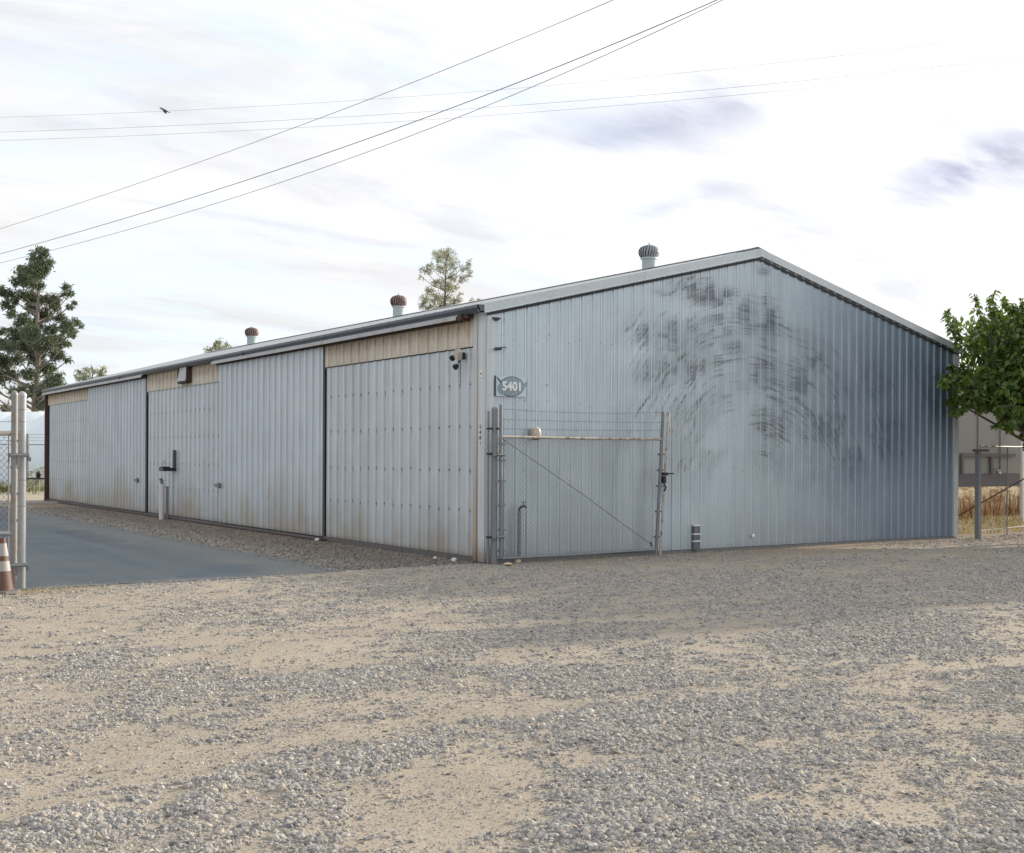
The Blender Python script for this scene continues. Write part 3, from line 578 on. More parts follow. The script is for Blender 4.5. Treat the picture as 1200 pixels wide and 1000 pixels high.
# turbine vents on the ridge
def turbine(y, ztop, mat_head, mat_neck, r, lab):
    zb = ridge(y) - .03; n = MB(); hh = ztop - zb
    n.lathe([(r * .68, 0), (r * .66, hh * .52), (r * .70, hh * .54)], (RX, y, zb), 20)
    nk = n.build('roof_vent', mat_neck, shed, True); nk['label'] = lab
    z0 = zb + hh * .52; h2 = hh * .48; b = MB()
    prof = [(r * .72, 0), (r * .9, h2 * .22), (r * .97, h2 * .42), (r * .95, h2 * .62), (r * .78, h2 * .82), (r * .45, h2 * .95), (r * .10, h2 * .985)]
    b.lathe([(q * .86, z) for q, z in prof], (RX, y, z0), 20); b.build('turbine_core', M_dark, nk)
    f = MB(); nf = 22
    for j in range(nf):
        w = 2 * PI * j / nf; strip = []
        for (q, z) in prof:
            for dw, dr in ((-.08, .985), (.11, 1.03)):
                a = w + dw + .25 * (z / h2); strip.append((RX + q * dr * math.cos(a), y + q * dr * math.sin(a), z0 + z))
        i0 = len(f.v); f.v += strip
        for k in range(len(prof) - 1): f.f.append((i0 + 2 * k, i0 + 2 * k + 1, i0 + 2 * k + 3, i0 + 2 * k + 2))
    tag(f.build('turbine_blade', mat_head, nk), kind='stuff')
    MB().lathe([(r * .80, 0), (r * .80, .025)], (RX, y, z0 - .015), 20).build('vent_collar', mat_neck, nk); MB().lathe([(r * .3, 0), (.012, .03), (.012, .06)], (RX, y, z0 + h2 - .01), 10).build('vent_cap', mat_neck, nk)
M_vgrey = simple('turbine_grey', (.30, .34, .37), .45, .35, .2, 10, .1, (.16, .09, .07), .5)
M_vrust = simple('turbine_rust', (.22, .13, .11), .6, .3, .35, 10, .2, (.30, .30, .30), .6)
M_vneck = simple('turbine_neck', (.40, .46, .47), .5, .2, .15, 6)
turbine(2.85, 5.60, M_vgrey, M_vneck, .205, 'grey turbine roof vent nearest the gable')
turbine(12.84, 5.76, M_vrust, M_vneck, .225, 'rust-topped turbine roof vent in the middle of the roof')
turbine(23.07, 5.83, M_vrust, M_vneck, .235, 'brown-topped turbine roof vent at the far end')

# ------------------------------------------------------------------ chain link, pipes, gates
def clip_seg(p, q, poly):
    """clip 2-D segment to a convex polygon (ccw)"""
    t0, t1 = 0., 1.; d = (q[0] - p[0], q[1] - p[1])
    for i in range(len(poly)):
        a, b = poly[i], poly[(i + 1) % len(poly)]; nx_, ny_ = a[1] - b[1], b[0] - a[0]
        num = nx_ * (p[0] - a[0]) + ny_ * (p[1] - a[1]); den = nx_ * d[0] + ny_ * d[1]
        if abs(den) < 1e-9:
            if num < 0: return None
        else:
            t = -num / den
            if den > 0: t0 = max(t0, t)
            else: t1 = min(t1, t)
    if t0 >= t1: return None
    return (p[0] + d[0] * t0, p[1] + d[1] * t0), (p[0] + d[0] * t1, p[1] + d[1] * t1)
def chainlink(fn, poly, step, r, name, parent, mat=M_chain):
    b = MB(); u0 = min(p[0] for p in poly); u1 = max(p[0] for p in poly); z0 = min(p[1] for p in poly); z1 = max(p[1] for p in poly); hh = z1 - z0; k = u0 - hh
    while k < u1 + hh:
        for sg in (1, -1):
            a = (k, z0); c = (k + sg * hh, z1); sgm = clip_seg(a, c, poly)
            if sgm: b.tube([fn(*sgm[0], sg * r), fn(*sgm[1], sg * r)], r, 3, False)
        k += step
    o = b.build(name, mat, parent); tag(o, kind='stuff'); return o
def barbed(b, p, q, sag, r=.0022, every=.13):
    p, q = Vector(p), Vector(q); n = 14; pts = [p.lerp(q, k / n) - Vector((0, 0, sag * 4 * (k / n) * (1 - k / n))) for k in range(n + 1)]; b.tube(pts, r, 4)
    L_ = (q - p).length; t = .06
    while t < L_:
        c = p.lerp(q, t / L_) - Vector((0, 0, sag * 4 * (t / L_) * (1 - t / L_)))
        for k in range(2):
            v = Vector((random.uniform(-1, 1), random.uniform(-1, 1), random.uniform(-1, 1))).normalized() * .016; b.tube([c - v, c + v], .0018, 3)
        t += every
# right gate post + leaf against the gable wall
def cappost(b, x, y, z0, z1, r): b.lathe([(r, z0), (r, z1), (r * 1.08, z1), (r * 1.05, z1 + .02), (r * .7, z1 + .045), (r * .15, z1 + .058)], (x, y, 0), 14)
gp = thing('gate_post', 'grey steel gate post standing at the near corner of the warehouse', 'post', (.03, -.17, 0))
b = MB(); cappost(b, 0, 0, -.05, 2.21, .044); b.build('post_pipe', M_galvd, gp, True)
b = MB(); b.tube([(-.085, .03, -.03), (-.087, .03, 2.20)], .014, 8); b.build('conduit', M_galvd, gp, True)
for z in (1.59, .395, 1.95): MB().box((-.11, -.02, z - .012), (.0, .05, z + .012)).cbox((-.085, -.03, z), (.02, .03, .03)).cbox((.02, -.055, z), (.03, .02, .03)).build('pipe_clamp', M_dark, gp)
GY0 = -.22
gate = thing('chain_link_gate', 'sagging chain-link gate leaf swung open against the gable wall', 'gate', (.10, GY0, 0))
b = MB(); b.tube([(.01, 0, .10), (.005, 0, 2.30)], .024, 10); b.build('hinge_stile', M_galvd, gate, True)
b = MB(); b.tube([(2.94, 0, .03), (3.065, -.01, 2.27)], .026, 10); b.build('latch_stile', M_galvd, gate, True)
b = MB(); b.tube([(2.985, -.04, -.04), (3.145, -.05, 2.27)], .017, 8); b.build('drop_rod', M_rustpipe, gate, True)
b = MB(); b.tube([(.03, 0, 1.835), (1.5, 0, 1.832), (3.03, 0, 1.838)], .021, 10); b.build('top_rail', M_rustpipe, gate, True)
b = MB(); b.tube([(.03, 0, .085), (1.5, 0, .085), (2.93, 0, .10)], .019, 10); b.build('bottom_rail', M_galvd, gate, True)
b = MB(); b.tube([(.03, .005, 1.81), (1.45, .005, 1.01), (2.90, .005, .15)], .005, 6); b.lathe([(.0, -.04), (.014, -.03), (.014, .03), (.0, .04)], (2.84, .005, .19), 8); b.build('brace_rod', M_wire, gate)
b = MB(); b.tube([(.062, .0, .12), (.060, .0, 1.80)], .006, 6)
b.build('tension_bar', M_galvd, gate)
for z in (.2, .5, .85, 1.2, 1.5, 1.74): MB().box((-.02, -.03, z - .012), (.08, .03, z + .012)).build('clamp', M_galvd, gate)
b = MB()
for z in (.3, .7, 1.1, 1.35, 1.6): MB().box((2.90 + .055 * z, -.035, z - .014), (2.99 + .055 * z, .035, z + .014)).build('clamp', M_galvd, gate)
b.tube([(2.935, 0, .12), (3.0, .0, 1.5)], .006, 6); b.build('tension_bar', M_galvd, gate)
b = MB(); b.cbox((3.08, -.035, 1.29), (.09, .07, .05)).cbox((3.06, -.04, 1.20), (.05, .06, .11)).tube([(3.06, -.06, 1.30), (3.22, -.09, 1.295)], .012, 6).tube([(3.05, -.05, 1.14), (3.07, -.08, 1.08), (3.05, -.06, 1.02)], .014, 6); b.build('latch', M_dark, gate)
for z in (1.575, .40): MB().box((-.14, -.045, z - .02), (.05, .045, z + .02)).tube([(-.09, -.05, z), (.045, -.05, z)], .014, 6).build('hinge', M_galvd, gate)
for (za, zb, sg) in ((2.235, 2.265, .035), (2.085, 2.105, .01), (1.95, 1.98, .008)):
    b = MB(); barbed(b, (.01, 0, za), (3.07, -.01, zb), sg); b.build('barbed_wire', M_wire, gate)
chainlink(lambda u, z, o: (u, o, z), [(.05, .10), (2.94, .11), (3.03, 1.82), (.05, 1.82)], .075, .0019, 'chain_link_mesh', gate)
# left gate post + leaf
lp = on(2, 0, 25, 690); gpl = thing('gate_post', 'pale steel gate post at the left edge of the drive beside the traffic cone', 'post', lp)
b = MB(); cappost(b, 0, 0, -.05, 2.215, .047); b.build('post_pipe', M_galv, gpl, True)
lz = math.atan2(-.62, -1)
for z in (1.92, 2.06, 1.25, .95): MB().tube([(.049 * math.cos(a), .049 * math.sin(a), z) for a in [k * PI / 5 for k in range(11)]], .0025, 4).build('wire_tie', M_wire, gpl)
leafL = thing('chain_link_gate', 'open chain-link gate leaf cut by the left edge of the photo', 'gate', on(2, 0, 16, 692), 0)
ldir = (on(2, .0, 14, 691) - on(2, .0, 16, 691)).normalized() * 1.0; ldir = Vector((-CR.x, -CR.y, 0)).normalized() * .93 + Vector((_F.x, _F.y, 0)) * .18
def LL(u, z, o=0.): return tuple(ldir * u + Vector((ldir.y, -ldir.x, 0)) * o + Vector((0, 0, z)))
b = MB(); cappost(b, 0, 0, .04, 2.215, .036); b.build('hinge_stile', M_stile, leafL, True)
b = MB(); b.tube([LL(.01, 1.785), LL(2.8, 1.76)], .03, 10); b.build('top_rail', M_rustpipe, leafL, True)
b = MB(); b.tube([LL(.01, .645), LL(2.8, .64)], .024, 10); b.build('middle_rail', M_galv, leafL, True)
b = MB(); b.tube([LL(.075, .10), LL(.075, 1.76)], .009, 6)
b.build('tension_bar', M_galvd, leafL)
for z in (.3, .8, 1.1, 1.4, 1.7): MB().box((-.04, -.03, z - .012), (.045, .03, z + .012)).build('clamp', M_galvd, leafL)
for z, zz in ((2.055, 2.06), (1.92, 1.925)):
    b = MB(); barbed(b, LL(0, z), LL(2.8, zz), .02); b.build('barbed_wire', M_wire, leafL)
for z in (1.535, .285): MB().box((-.045, -.05, z - .022), (.15, .045, z + .022)).cbox((.155, -.02, z - .045), (.035, .05, .05)).tube([(-.05, -.05, z), (.15, -.05, z)], .012, 6).build('hinge', M_galvd, leafL)
chainlink(lambda u, z, o: LL(u, z, o), [(.08, .08), (2.8, .08), (2.8, 1.75), (.08, 1.75)], .075, .0022, 'chain_link_mesh', leafL, M_wire)

# traffic cone
mt_or = simple('faded_orange', (.11, .052, .035), .6, 0, .3, 12, .1, (.10, .06, .045), .8); mt_wb = simple('reflective_band', (.33, .32, .31), .5, 0, .12, 20, .05, (.35, .30, .27), .7)
cp = on(2, 0, 2.5, 696); cone = thing('traffic_cone', 'faded orange traffic cone with two white bands at the foot of the left gate', 'traffic cone', cp)
def cr_(z): return .128 - (.128 - .032) * z / .62
b = MB()
b.lathe([(cr_(.03), .03), (cr_(.62), .62)], n=20)
b.build('cone_body', mt_or, cone, True)
for (z0, z1) in ((.255, .365), (.42, .56)): MB().lathe([(cr_(z0) + .002, z0), (cr_(z1) + .002, z1)], n=20).build('white_band', mt_wb, cone, True)
mb_ = MB(); mb_.lathe([(.20, 0), (.205, .015), (.19, .04), (.13, .045)], n=8).build('cone_base', simple('cone_base', (.13, .12, .115), .7), cone)

# ------------------------------------------------------------------ small things on and by the gable
# address sign
M_letters = simple('sign_white', (.72, .76, .76), .5, 0, .05); M_sgrey = simple('sign_grey', (.22, .30, .33), .5, 0, .12, 14); M_sdark = simple('sign_outline', (.07, .09, .12), .6)
def lettering(txt, size, mat, name, parent, loc, rot, ext=.003, bold=.0, spacing=1.):
    cu = bpy.data.curves.new(name, 'FONT'); cu.body = txt; cu.size = size; cu.extrude = ext; cu.offset = bold; cu.align_x = 'CENTER'; cu.align_y = 'CENTER'; cu.space_character = spacing; cu.resolution_u = 3
    o = bpy.data.objects.new('tmp', cu); COL.objects.link(o); bpy.context.view_layer.update(); dg = bpy.context.evaluated_depsgraph_get()
    me = bpy.data.meshes.new_from_object(o.evaluated_get(dg)); bpy.data.objects.remove(o); me.materials.clear(); me.materials.append(mat)
    o = link(name, me, parent, loc); o.rotation_euler = rot; return o
sign = thing('address_sign', 'white plate with a grey fruit shape numbered 5401 high on the gable corner', 'sign', (.405, -.03, 2.575))
MB().box((-.265, -.012, -.145), (.265, .0, .145)).build('plate', M_white if False else simple('sign_plate', (.50, .60, .66), .5, 0, .08, 10), sign)
def oval(name, cx, cz, a, b_, y, mat, par, rot=0., n=28, th=.003, point=0.):
    m_ = MB(); P = []
    for k in range(n):
        w = 2 * PI * k / n; rr = 1 + point * max(0, math.cos(w)) ** 6; u, v = a * rr * math.cos(w), b_ * math.sin(w) * (1 + .0 * u if False else 1)
        P.append((cx + u * math.cos(rot) - v * math.sin(rot), cz + u * math.sin(rot) + v * math.cos(rot)))
    i0 = 0; m_.v = [(u, y, v) for u, v in P] + [(u, y + th, v) for u, v in P]; m_.f = [tuple(range(n))] + [(k, k + n, (k + 1) % n + n, (k + 1) % n) for k in range(n)]
    return m_.build(name, mat, par)
oval('fruit_outline', .0, .0, .222, .148, -.0155, M_sdark, sign, .08)
oval('fruit_shape', .0, .0, .212, .138, -.0185, M_sgrey, sign, .08)
oval('leaf_shape', .245, .035, .055, .022, -.0165, M_sgrey, sign, .9); oval('leaf_shape', -.215, .085, .06, .012, -.0165, M_sdark, sign, -.85)
oval('lobe_shape', -.17, -.04, .075, .085, -.017, M_sgrey, sign, .3)
lettering('5401', .175, M_letters, 'house_number', sign, (.005, -.023, -.003), (PI / 2, 0, 0), .003, .006, 1.02)
MB().box((-.29, -.008, -.15), (-.268, .0, .15)).build('plate_edge', M_sdark, sign)
ns = thing('number_plate', 'narrow white plate with digits 5401 stacked down the corner trim', 'sign', (-.036, .10, 1.86), -PI / 2)
MB().box((-.032, -.006, -.165), (.032, .0, .165)).build('plate', M_white, ns)
for k, ch in enumerate('5401'): lettering(ch, .085, M_dark, 'digit', ns, (0, -.008, .12 - .08 * k), (PI / 2, 0, 0), .0015, .003)
ns2 = thing('small_tag', 'tiny white tag with a dark mark above the stacked numbers', 'tag', (-.036, .09, 2.75), -PI / 2)
MB().box((-.035, -.006, -.05), (.035, .0, .05)).build('plate', M_white, ns2); MB().cbox((0, -.008, 0), (.022, .004, .035)).build('mark', M_dark, ns2)
# bolt bracket high on the gable, with its dark weep
bk = thing('wall_bracket', 'small dark iron bracket on the gable above the address sign', 'bracket', (.17, -.03, 3.115))
MB().cbox((0, -.01, 0), (.10, .03, .035)).tube([(.02, -.02, .015), (.10, -.03, .03), (.13, -.02, .02)], .008, 6).tube([(-.05, -.02, -.01), (-.10, -.03, -.015)], .007, 6).build('bracket_iron', M_dark, bk)
bk2 = thing('wall_bracket', 'dark clip under the rake trim right beside the gable corner', 'bracket', (.14, -.035, 3.555))
MB().cbox((0, 0, 0), (.13, .03, .025)).cbox((0, 0, -.02), (.06, .03, .025)).build('bracket_iron', M_dark, bk2)
# lamp behind the gate rail
lm_s = .85
lm = thing('wall_lamp', 'small white domed wall lamp behind the top rail of the open gate', 'lamp', (.80, -.03, 1.91)); lm.scale = (lm_s,) * 3
b = MB(); b.lathe([(.065, -.10), (.08, -.06), (.085, .0), (.077, .05), (.05, .085), (.015, .10)], (0, -.10, 0), 18); b.build('lamp_dome', simple('lamp_dome', (.55, .47, .40), .35, 0, .1), lm, True)
MB().cbox((0, -.02, -.02), (.13, .04, .16)).build('lamp_base', M_beige, lm); MB().lathe([(.055, -.02), (.055, .0)], (.0, -.10, -.11), 14).build('lamp_rim', M_rusty, lm)
# outlet / louvre low on the gable
ob = thing('outlet_box', 'dark grey box with two white bands low on the gable right of the open gate', 'box', (4.04, -.03, .05))
MB().box((-.065, -.05, .0), (.065, .0, .40)).build('box_body', simple('box_grey', (.12, .13, .15), .5), ob)
for z in (.385, .245, .13): MB().box((-.07, -.055, z), (.07, .0, z + .02)).build('band', M_white, ob)
MB().box((-.05, -.054, .27), (.0, -.048, .37)).build('door_flap', M_galvd, ob)
wc = thing('vent_cap', 'tiny white round cap low on the middle of the gable', 'cap', (5.364, -.025, .23)); MB().lathe([(.032, 0), (.035, .015), (.018, .03)], (0, 0, 0), 12, Euler((PI / 2, 0, 0))).build('cap', M_white, wc, True)
# standpipe
sp = thing('standpipe', 'dark grey standpipe with a tap at the foot of the gable', 'pipe', (.50, -.12, 0))
MB().tube([(0, 0, -.05), (0, 0, .76)], .028, 10).build('riser', M_galvd, sp, True)
MB().tube([(0, 0, .74), (0, 0, .79), (.03, -.01, .82), (.08, -.02, .83)], .017, 8).tube([(.08, -.02, .83), (.11, -.02, .80)], .013, 8).tube([(.06, -.015, .84), (.06, -.015, .88)], .006, 6).cbox((.06, -.015, .885), (.06, .02, .012)).build('tap', M_dark, sp)
# floodlight on the side wall
fl = thing('security_light', 'twin-headed security light with beige body on the near door', 'light', (-.04, .58, 3.04)); fl.scale = (.8, .8, .8)
MB().cbox((-.02, 0, 0), (.05, .11, .13)).build('base', M_black, fl)
R_ = Euler((.0, -.25, -.1)).to_matrix() @ Euler((.6, 0, 0)).to_matrix(); MB().cbox((-.13, -.03, .02), (.10, .13, .17), R_).build('sensor_body', M_beige, fl)
for (y, z) in ((.17, .0), (.04, -.17)):
    b = MB(); b.tube([(-.05, y * .4, z * .4), (-.10, y * .8, z * .8)], .014, 6); b.lathe([(.03, 0), (.055, .05), (.055, .085), (.03, .09)], (-.10, y, z), 12, Euler((.3 if y > .1 else 0, -2.2, 0))); b.build('lamp_head', M_black, fl, True)
MB().tube([(-.045, .03, -.07), (-.04, .03, -.5)], .005, 5).build('cable', M_dark, fl)
# bollard-like riser, bracket shelf by bay three
bo = thing('riser_pipe', 'white upright pipe with a valve head before the third door bay', 'pipe', (-.33, 14.02, 0))
MB().tube([(0, 0, -.05), (0, 0, .86)], .062, 14).build('pipe', simple('white_pipe', (.60, .58, .60), .5, 0, .1, 8), bo, True)
MB().tube([(0, 0, .86), (0, 0, .92)], .04, 10).tube([(0, 0, .95), (-.07, -.04, .98)], .02, 8).lathe([(.02, .90), (.05, .93), (.03, .97), (.01, 1.02)], n=10).build('valve_head', M_galvd, bo)
MB().tube([(.13, -.02, -.05), (.13, -.02, .8)], .03, 10).build('back_pipe', M_galvd, bo)
br = thing('wall_shelf_bracket', 'black angle bracket with a wire loop on the third door bay', 'bracket', (-.05, 13.86, 1.22))
MB().box((-.06, -.04, .0), (.0, .04, .46)).build('upright', simple('bracket_grey', (.07, .075, .085), .6), br)
MB().box((-.32, -.05, -.05), (.0, .26, .03)).box((-.30, .1, .03), (-.1, .28, .06)).build('arm', M_black, br)
MB().tube([(-.2, .22 + .11 * math.cos(a), .08 + .13 * math.sin(a)) for a in [k * PI / 8 for k in range(9)]], .006, 5).build('wire_loop', M_wire, br)

# white litter stones by the wall
def rock(name, label, p, r, mat, sq=.7, cat='stone', group=None):
    bm = bmesh.new(); bmesh.ops.create_icosphere(bm, subdivisions=2, radius=r)
    for v in bm.verts: v.co += Vector((random.uniform(-1, 1), random.uniform(-1, 1), random.uniform(-1, 1))) * r * .16; v.co.z *= sq
    me = bpy.data.meshes.new(name); bm.to_mesh(me); bm.free(); me.materials.append(mat); o = link(name, me, None, p); return tag(o, label, cat, group)
M_wrock = simple('white_rock', (.72, .70, .66), .8); M_trock = simple('tan_rock', (.52, .42, .30), .85, 0, .2, 14, .3)
for px, py, r, lab in ((532, 656, .045, 'white pebble at the foot of the nearest sliding door'), (372, 633, .05, 'white pebble at the gap between the two nearest sliding doors'), (510, 654, .028, 'tiny pale pebble left of the white one under the nearest door')):
    g_ = on(2, 0.02, px, py); rock('stone', lab, g_, r, M_wrock)
g_ = on(2, .03, 607, 658); rock('stone', 'tan stone at the foot of the standpipe', g_, .05, M_trock); g_ = on(2, .03, 595, 661); rock('stone', 'flat pale stone beside the corner gate post', g_, .06, M_trock, .35)

# ------------------------------------------------------------------ plants
def leafmat(name, col, col2, tr, rough=.5):
    mt, s = newmat(name); a = s.attr('leaf').outputs['Fac']; c = s.mix(a, col, col2)
    t = s.vm('MULTIPLY', c, (tr, tr * 1.05, tr * .5)); s.out(c, rough, 0, spec=.35, trans=t); return mt
class Leaves:
    def __init__(s): s.v = []; s.f = []; s.a = []
    def add(s, C, Dr, Nn, L_, Wd, t):
        """C centres (n,3), direction, normal, length, width arrays: a folded four-corner leaf"""
        n = len(C); Dr = Dr / np.linalg.norm(Dr, axis=1, keepdims=True); B = np.cross(Dr, Nn); B /= np.linalg.norm(B, axis=1, keepdims=True) + 1e-9; Nn = np.cross(B, Dr)
        L_ = L_[:, None]; Wd = Wd[:, None]
        P = np.stack([C, C + Dr * L_ * .45 + B * Wd * .5 + Nn * Wd * .12, C + Dr * L_ - Nn * L_ * .10, C + Dr * L_ * .45 - B * Wd * .5 + Nn * Wd * .12], 1)
        s.v.append(P.reshape(-1, 3)); s.a.append(np.repeat(t, 4))
    def build(s, name, mat, parent, origin):
        V = np.concatenate(s.v) - np.array(origin); n = len(V) // 4; i = np.arange(n)[:, None] * 4; F = np.concatenate([i + np.array([[0, 1, 2]]), i + np.array([[0, 2, 3]])])
        me = bpy.data.meshes.new(name); me.vertices.add(len(V)); me.vertices.foreach_set('co', V.astype(np.float32).ravel()); me.loops.add(F.size); me.loops.foreach_set('vertex_index', F.ravel().astype(np.int32))
        me.polygons.add(len(F)); me.polygons.foreach_set('loop_start', np.arange(0, F.size, 3)); me.polygons.foreach_set('loop_total', np.full(len(F), 3)); me.update()
        a = me.attributes.new('leaf', 'FLOAT', 'POINT'); a.data.foreach_set('value', np.concatenate(s.a).astype(np.float32)); me.materials.append(mat); return link(name, me, parent)
def rnd(n, s=1.): v = RNG.normal(size=(n, 3)); return v / np.linalg.norm(v, axis=1, keepdims=True) * s
def tree(name, label, base, clusters, top, trunk_r, mat, bark, leafL, leafW, per, droop=.5, depth=1., limb_from=.25, group=None, cat='tree', fill=1.):
    """clusters: [(centre, radius)]: each is filled with small sprays of leaves; limbs run to them from the trunk"""
    t = thing(name, label, cat, base, 0, group); lv = Leaves(); base = Vector(base); top = Vector(top)
    br_ = MB(); n = 9; ax = [base.lerp(top, k / n) + Vector((math.sin(k * 1.7) * .05, math.cos(k * 2.3) * .05, 0)) * (top - base).length * .1 for k in range(n + 1)]
    trk = MB(); trk.tube([p - base for p in ax], trunk_r, 10, True, [trunk_r * (1 - .85 * k / n) for k in range(n + 1)])
    trk.build('trunk', bark, t, True)
    hgt = (top - base).z
    for (c, r) in clusters:
        c = Vector(c); hz = max(base.z + hgt * limb_from, min(c.z - r * .6 - (c.xy - base.xy).length * .5, top.z - .1)); k = (hz - base.z) / hgt; i = min(int(k * n), n - 1); st = ax[i].lerp(ax[i + 1], k * n - i)
        mid = st.lerp(c, .5) + Vector((0, 0, -.08 * (c - st).length)); rb_ = trunk_r * (1 - .8 * k) * .45
        br_.tube([st - base, mid - base, c - base], rb_, 6, True, [rb_, rb_ * .65, rb_ * .3])
        ns = max(3, int(per * r * r / .25 * fill / 12)); cc = np.array(c) + rnd(ns) * (RNG.uniform(.15, 1, (ns, 1)) ** .55) * r * np.array([1, 1, .85])
        for q in cc:
            br_.tube([c - base, Vector(q) - base], rb_ * .25, 3, False)
        m_ = 12; C = np.repeat(cc, m_, 0) + RNG.normal(size=(ns * m_, 3)) * r * .16; D = rnd(len(C)) + np.array([0, 0, -droop]); Nn = rnd(len(C)) + np.array([0, 0, .6])
        tt = np.clip(np.repeat(RNG.uniform(0, 1, ns), m_) * .6 + RNG.uniform(0, 1, len(C)) * .4, 0, 1)
        lv.add(C, D, Nn, leafL * RNG.uniform(.6, 1.3, len(C)), leafW * RNG.uniform(.6, 1.3, len(C)), tt)
    br_.build('branch', bark, t); lv.build('crown', mat, t, base); return t
M_bark = simple('pale_bark', (.20, .175, .15), .9, 0, .3, 6, .4); M_barkd = simple('dark_bark', (.09, .075, .06), .9, 0, .3, 8, .4)
M_euc = leafmat('eucalyptus_leaves', (.052, .070, .045), (.125, .145, .09), .35)
M_euc2 = leafmat('thin_tree_leaves', (.17, .18, .15), (.30, .30, .25), .5)
M_mul = leafmat('mulberry_leaves', (.022, .048, .011), (.115, .17, .03), .65, .45)
# tall eucalyptus beyond the far end of the drive
D0 = 82
CL = [(48, 296, 11), (38, 302, 8), (52, 310, 9), (42, 318, 10), (30, 322, 9), (33, 332, 10), (24, 316, 8), (46, 335, 10), (56, 308, 5), (18, 330, 7), (26, 345, 9), (38, 348, 12), (50, 352, 7), (10, 345, 6), (3, 340, 6), (17, 352, 6), (36, 362, 10), (8, 358, 7), (13, 368, 6), (60, 352, 11), (66, 360, 9), (52, 368, 11), (78, 337, 8), (83, 344, 4), (75, 345, 6), (88, 355, 3), (82, 360, 4), (72, 373, 6), (42, 378, 11), (28, 372, 6), (22, 378, 7), (36, 390, 14), (60, 385, 10), (78, 384, 9), (88, 378, 8), (95, 382, 4), (85, 390, 5), (18, 392, 10), (4, 388, 6), (30, 402, 13), (50, 402, 14), (66, 400, 12), (12, 406, 11), (0, 402, 10), (-12, 398, 10), (78, 403, 6), (66, 415, 10), (42, 418, 14), (22, 420, 12), (4, 424, 12), (-12, 418, 12), (84, 412, 4), (88, 410, 3), (56, 432, 12), (70, 440, 7), (34, 438, 13), (14, 440, 12), (-6, 442, 12), (80, 422, 4), (60, 450, 12), (72, 455, 8), (42, 458, 13), (22, 460, 12), (4, 462, 10), (-12, 460, 10), (56, 468, 8), (30, 475, 9), (50, 474, 8), (8, 478, 8), (-30, 430, 14), (-26, 455, 12), (-34, 408, 10)]
cl = [(at(px, py, D0 + random.uniform(-2.4, 2.4)), r * random.uniform(.65, 1.25) / FPX * D0) for px, py, r in CL if random.random() > .1]
bs = at(40, 480, D0); bs.z = 0; tree('tall_tree', 'tall ragged dark green eucalyptus rising at the left edge behind the drive', bs, cl, at(47, 292, D0), .28, M_euc, M_bark, .26, .08, 640, .5, fill=.75)
# thin tree behind the roof
D0 = 58; CL = [(498, 318, 6), (505, 312, 5), (494, 325, 3), (515, 302, 8), (508, 298, 3), (525, 300, 8), (520, 296, 5), (530, 310, 8), (518, 315, 7), (546, 315, 6), (549, 308, 4), (550, 322, 4), (543, 327, 5), (531, 325, 6), (523, 335, 8), (512, 332, 6), (531, 338, 6), (504, 342, 6), (498, 350, 6), (510, 350, 7), (522, 350, 8), (534, 352, 6), (495, 356, 5), (540, 345, 3), (516, 360, 8), (530, 362, 7), (502, 362, 6), (552, 352, 3), (560, 353, 3)]
cl = [(at(px, py, D0 + random.uniform(-1.2, 1.2)), r * 1.25 / FPX * D0) for px, py, r in CL]; bs = at(520, 480, D0); bs.z = 0
tree('thin_tree', 'thin pale see-through tree behind the roof between the two near vents', bs, cl, at(522, 300, D0), .16, M_euc2, M_barkd, .11, .035, 700, .2)
for (lab, D0, CL, tp) in (('low grey-green tree top showing over the roof left of the far vent', 62, [(250, 406, 5), (257, 402, 5), (264, 406, 5), (244, 411, 4), (270, 408, 3), (258, 412, 8)], (257, 400)),
                          ('faint feathery tree tops above the far end of the roof', 66, [(95, 437, 5), (103, 434, 5), (112, 436, 4), (121, 434, 4), (118, 440, 6), (100, 444, 7), (90, 442, 4)], (108, 430)),
                          ('tiny tree tip peeping over the roof behind the third vent from the left', 64, [(606, 321, 3), (611, 323, 3), (601, 325, 3)], (606, 319))):
    if tp[0] == 606: continue
    cl = [(at(px, py, D0 + random.uniform(-.8, .8)), r * 1.05 / FPX * D0) for px, py, r in CL]; bs = at(tp[0], 480, D0); bs.z = 0
    tree('background_tree', lab, bs, cl, at(*tp, D0), .14, M_euc2, M_barkd, .20, .06, 520, .3)
# broad-leaved tree by the right corner
tb = Vector((13.0, -1.7, 0)); cl = []
for px, py, r, dd in ((1128, 432, 8, 23.0), (1122, 445, 11, 22.8), (1140, 446, 11, 22.8), (1132, 462, 10, 22.6), (1158, 430, 12, 22.6), (1160, 450, 17, 22.4), (1180, 430, 20, 22.4), (1150, 470, 11, 22.4), (1176, 462, 15, 22), (1196, 455, 20, 22), (1190, 405, 18, 22.5), (1174, 410, 9, 22.8), (1200, 380, 16, 22.5), (1186, 390, 10, 22.8), (1197, 490, 14, 21.8), (1186, 500, 9, 21.6), (1205, 515, 13, 21.8), (1115, 432, 7, 22.6), (1118, 470, 5, 22.8), (1220, 400, 26, 22), (1225, 445, 26, 22), (1232, 490, 22, 22), (1250, 420, 30, 21.5), (1255, 380, 26, 22), (1270, 460, 30, 21.5), (1290, 410, 32, 21.5), (1240, 350, 22, 22.5), (1280, 360, 26, 22), (1310, 450, 30, 21.5), (1320, 390, 30, 21.5), (1185, 475, 12, 21.8), (1300, 340, 24, 22), (1340, 420, 28, 21)):
    cl.append((at(px, py, dd), r / FPX * dd))
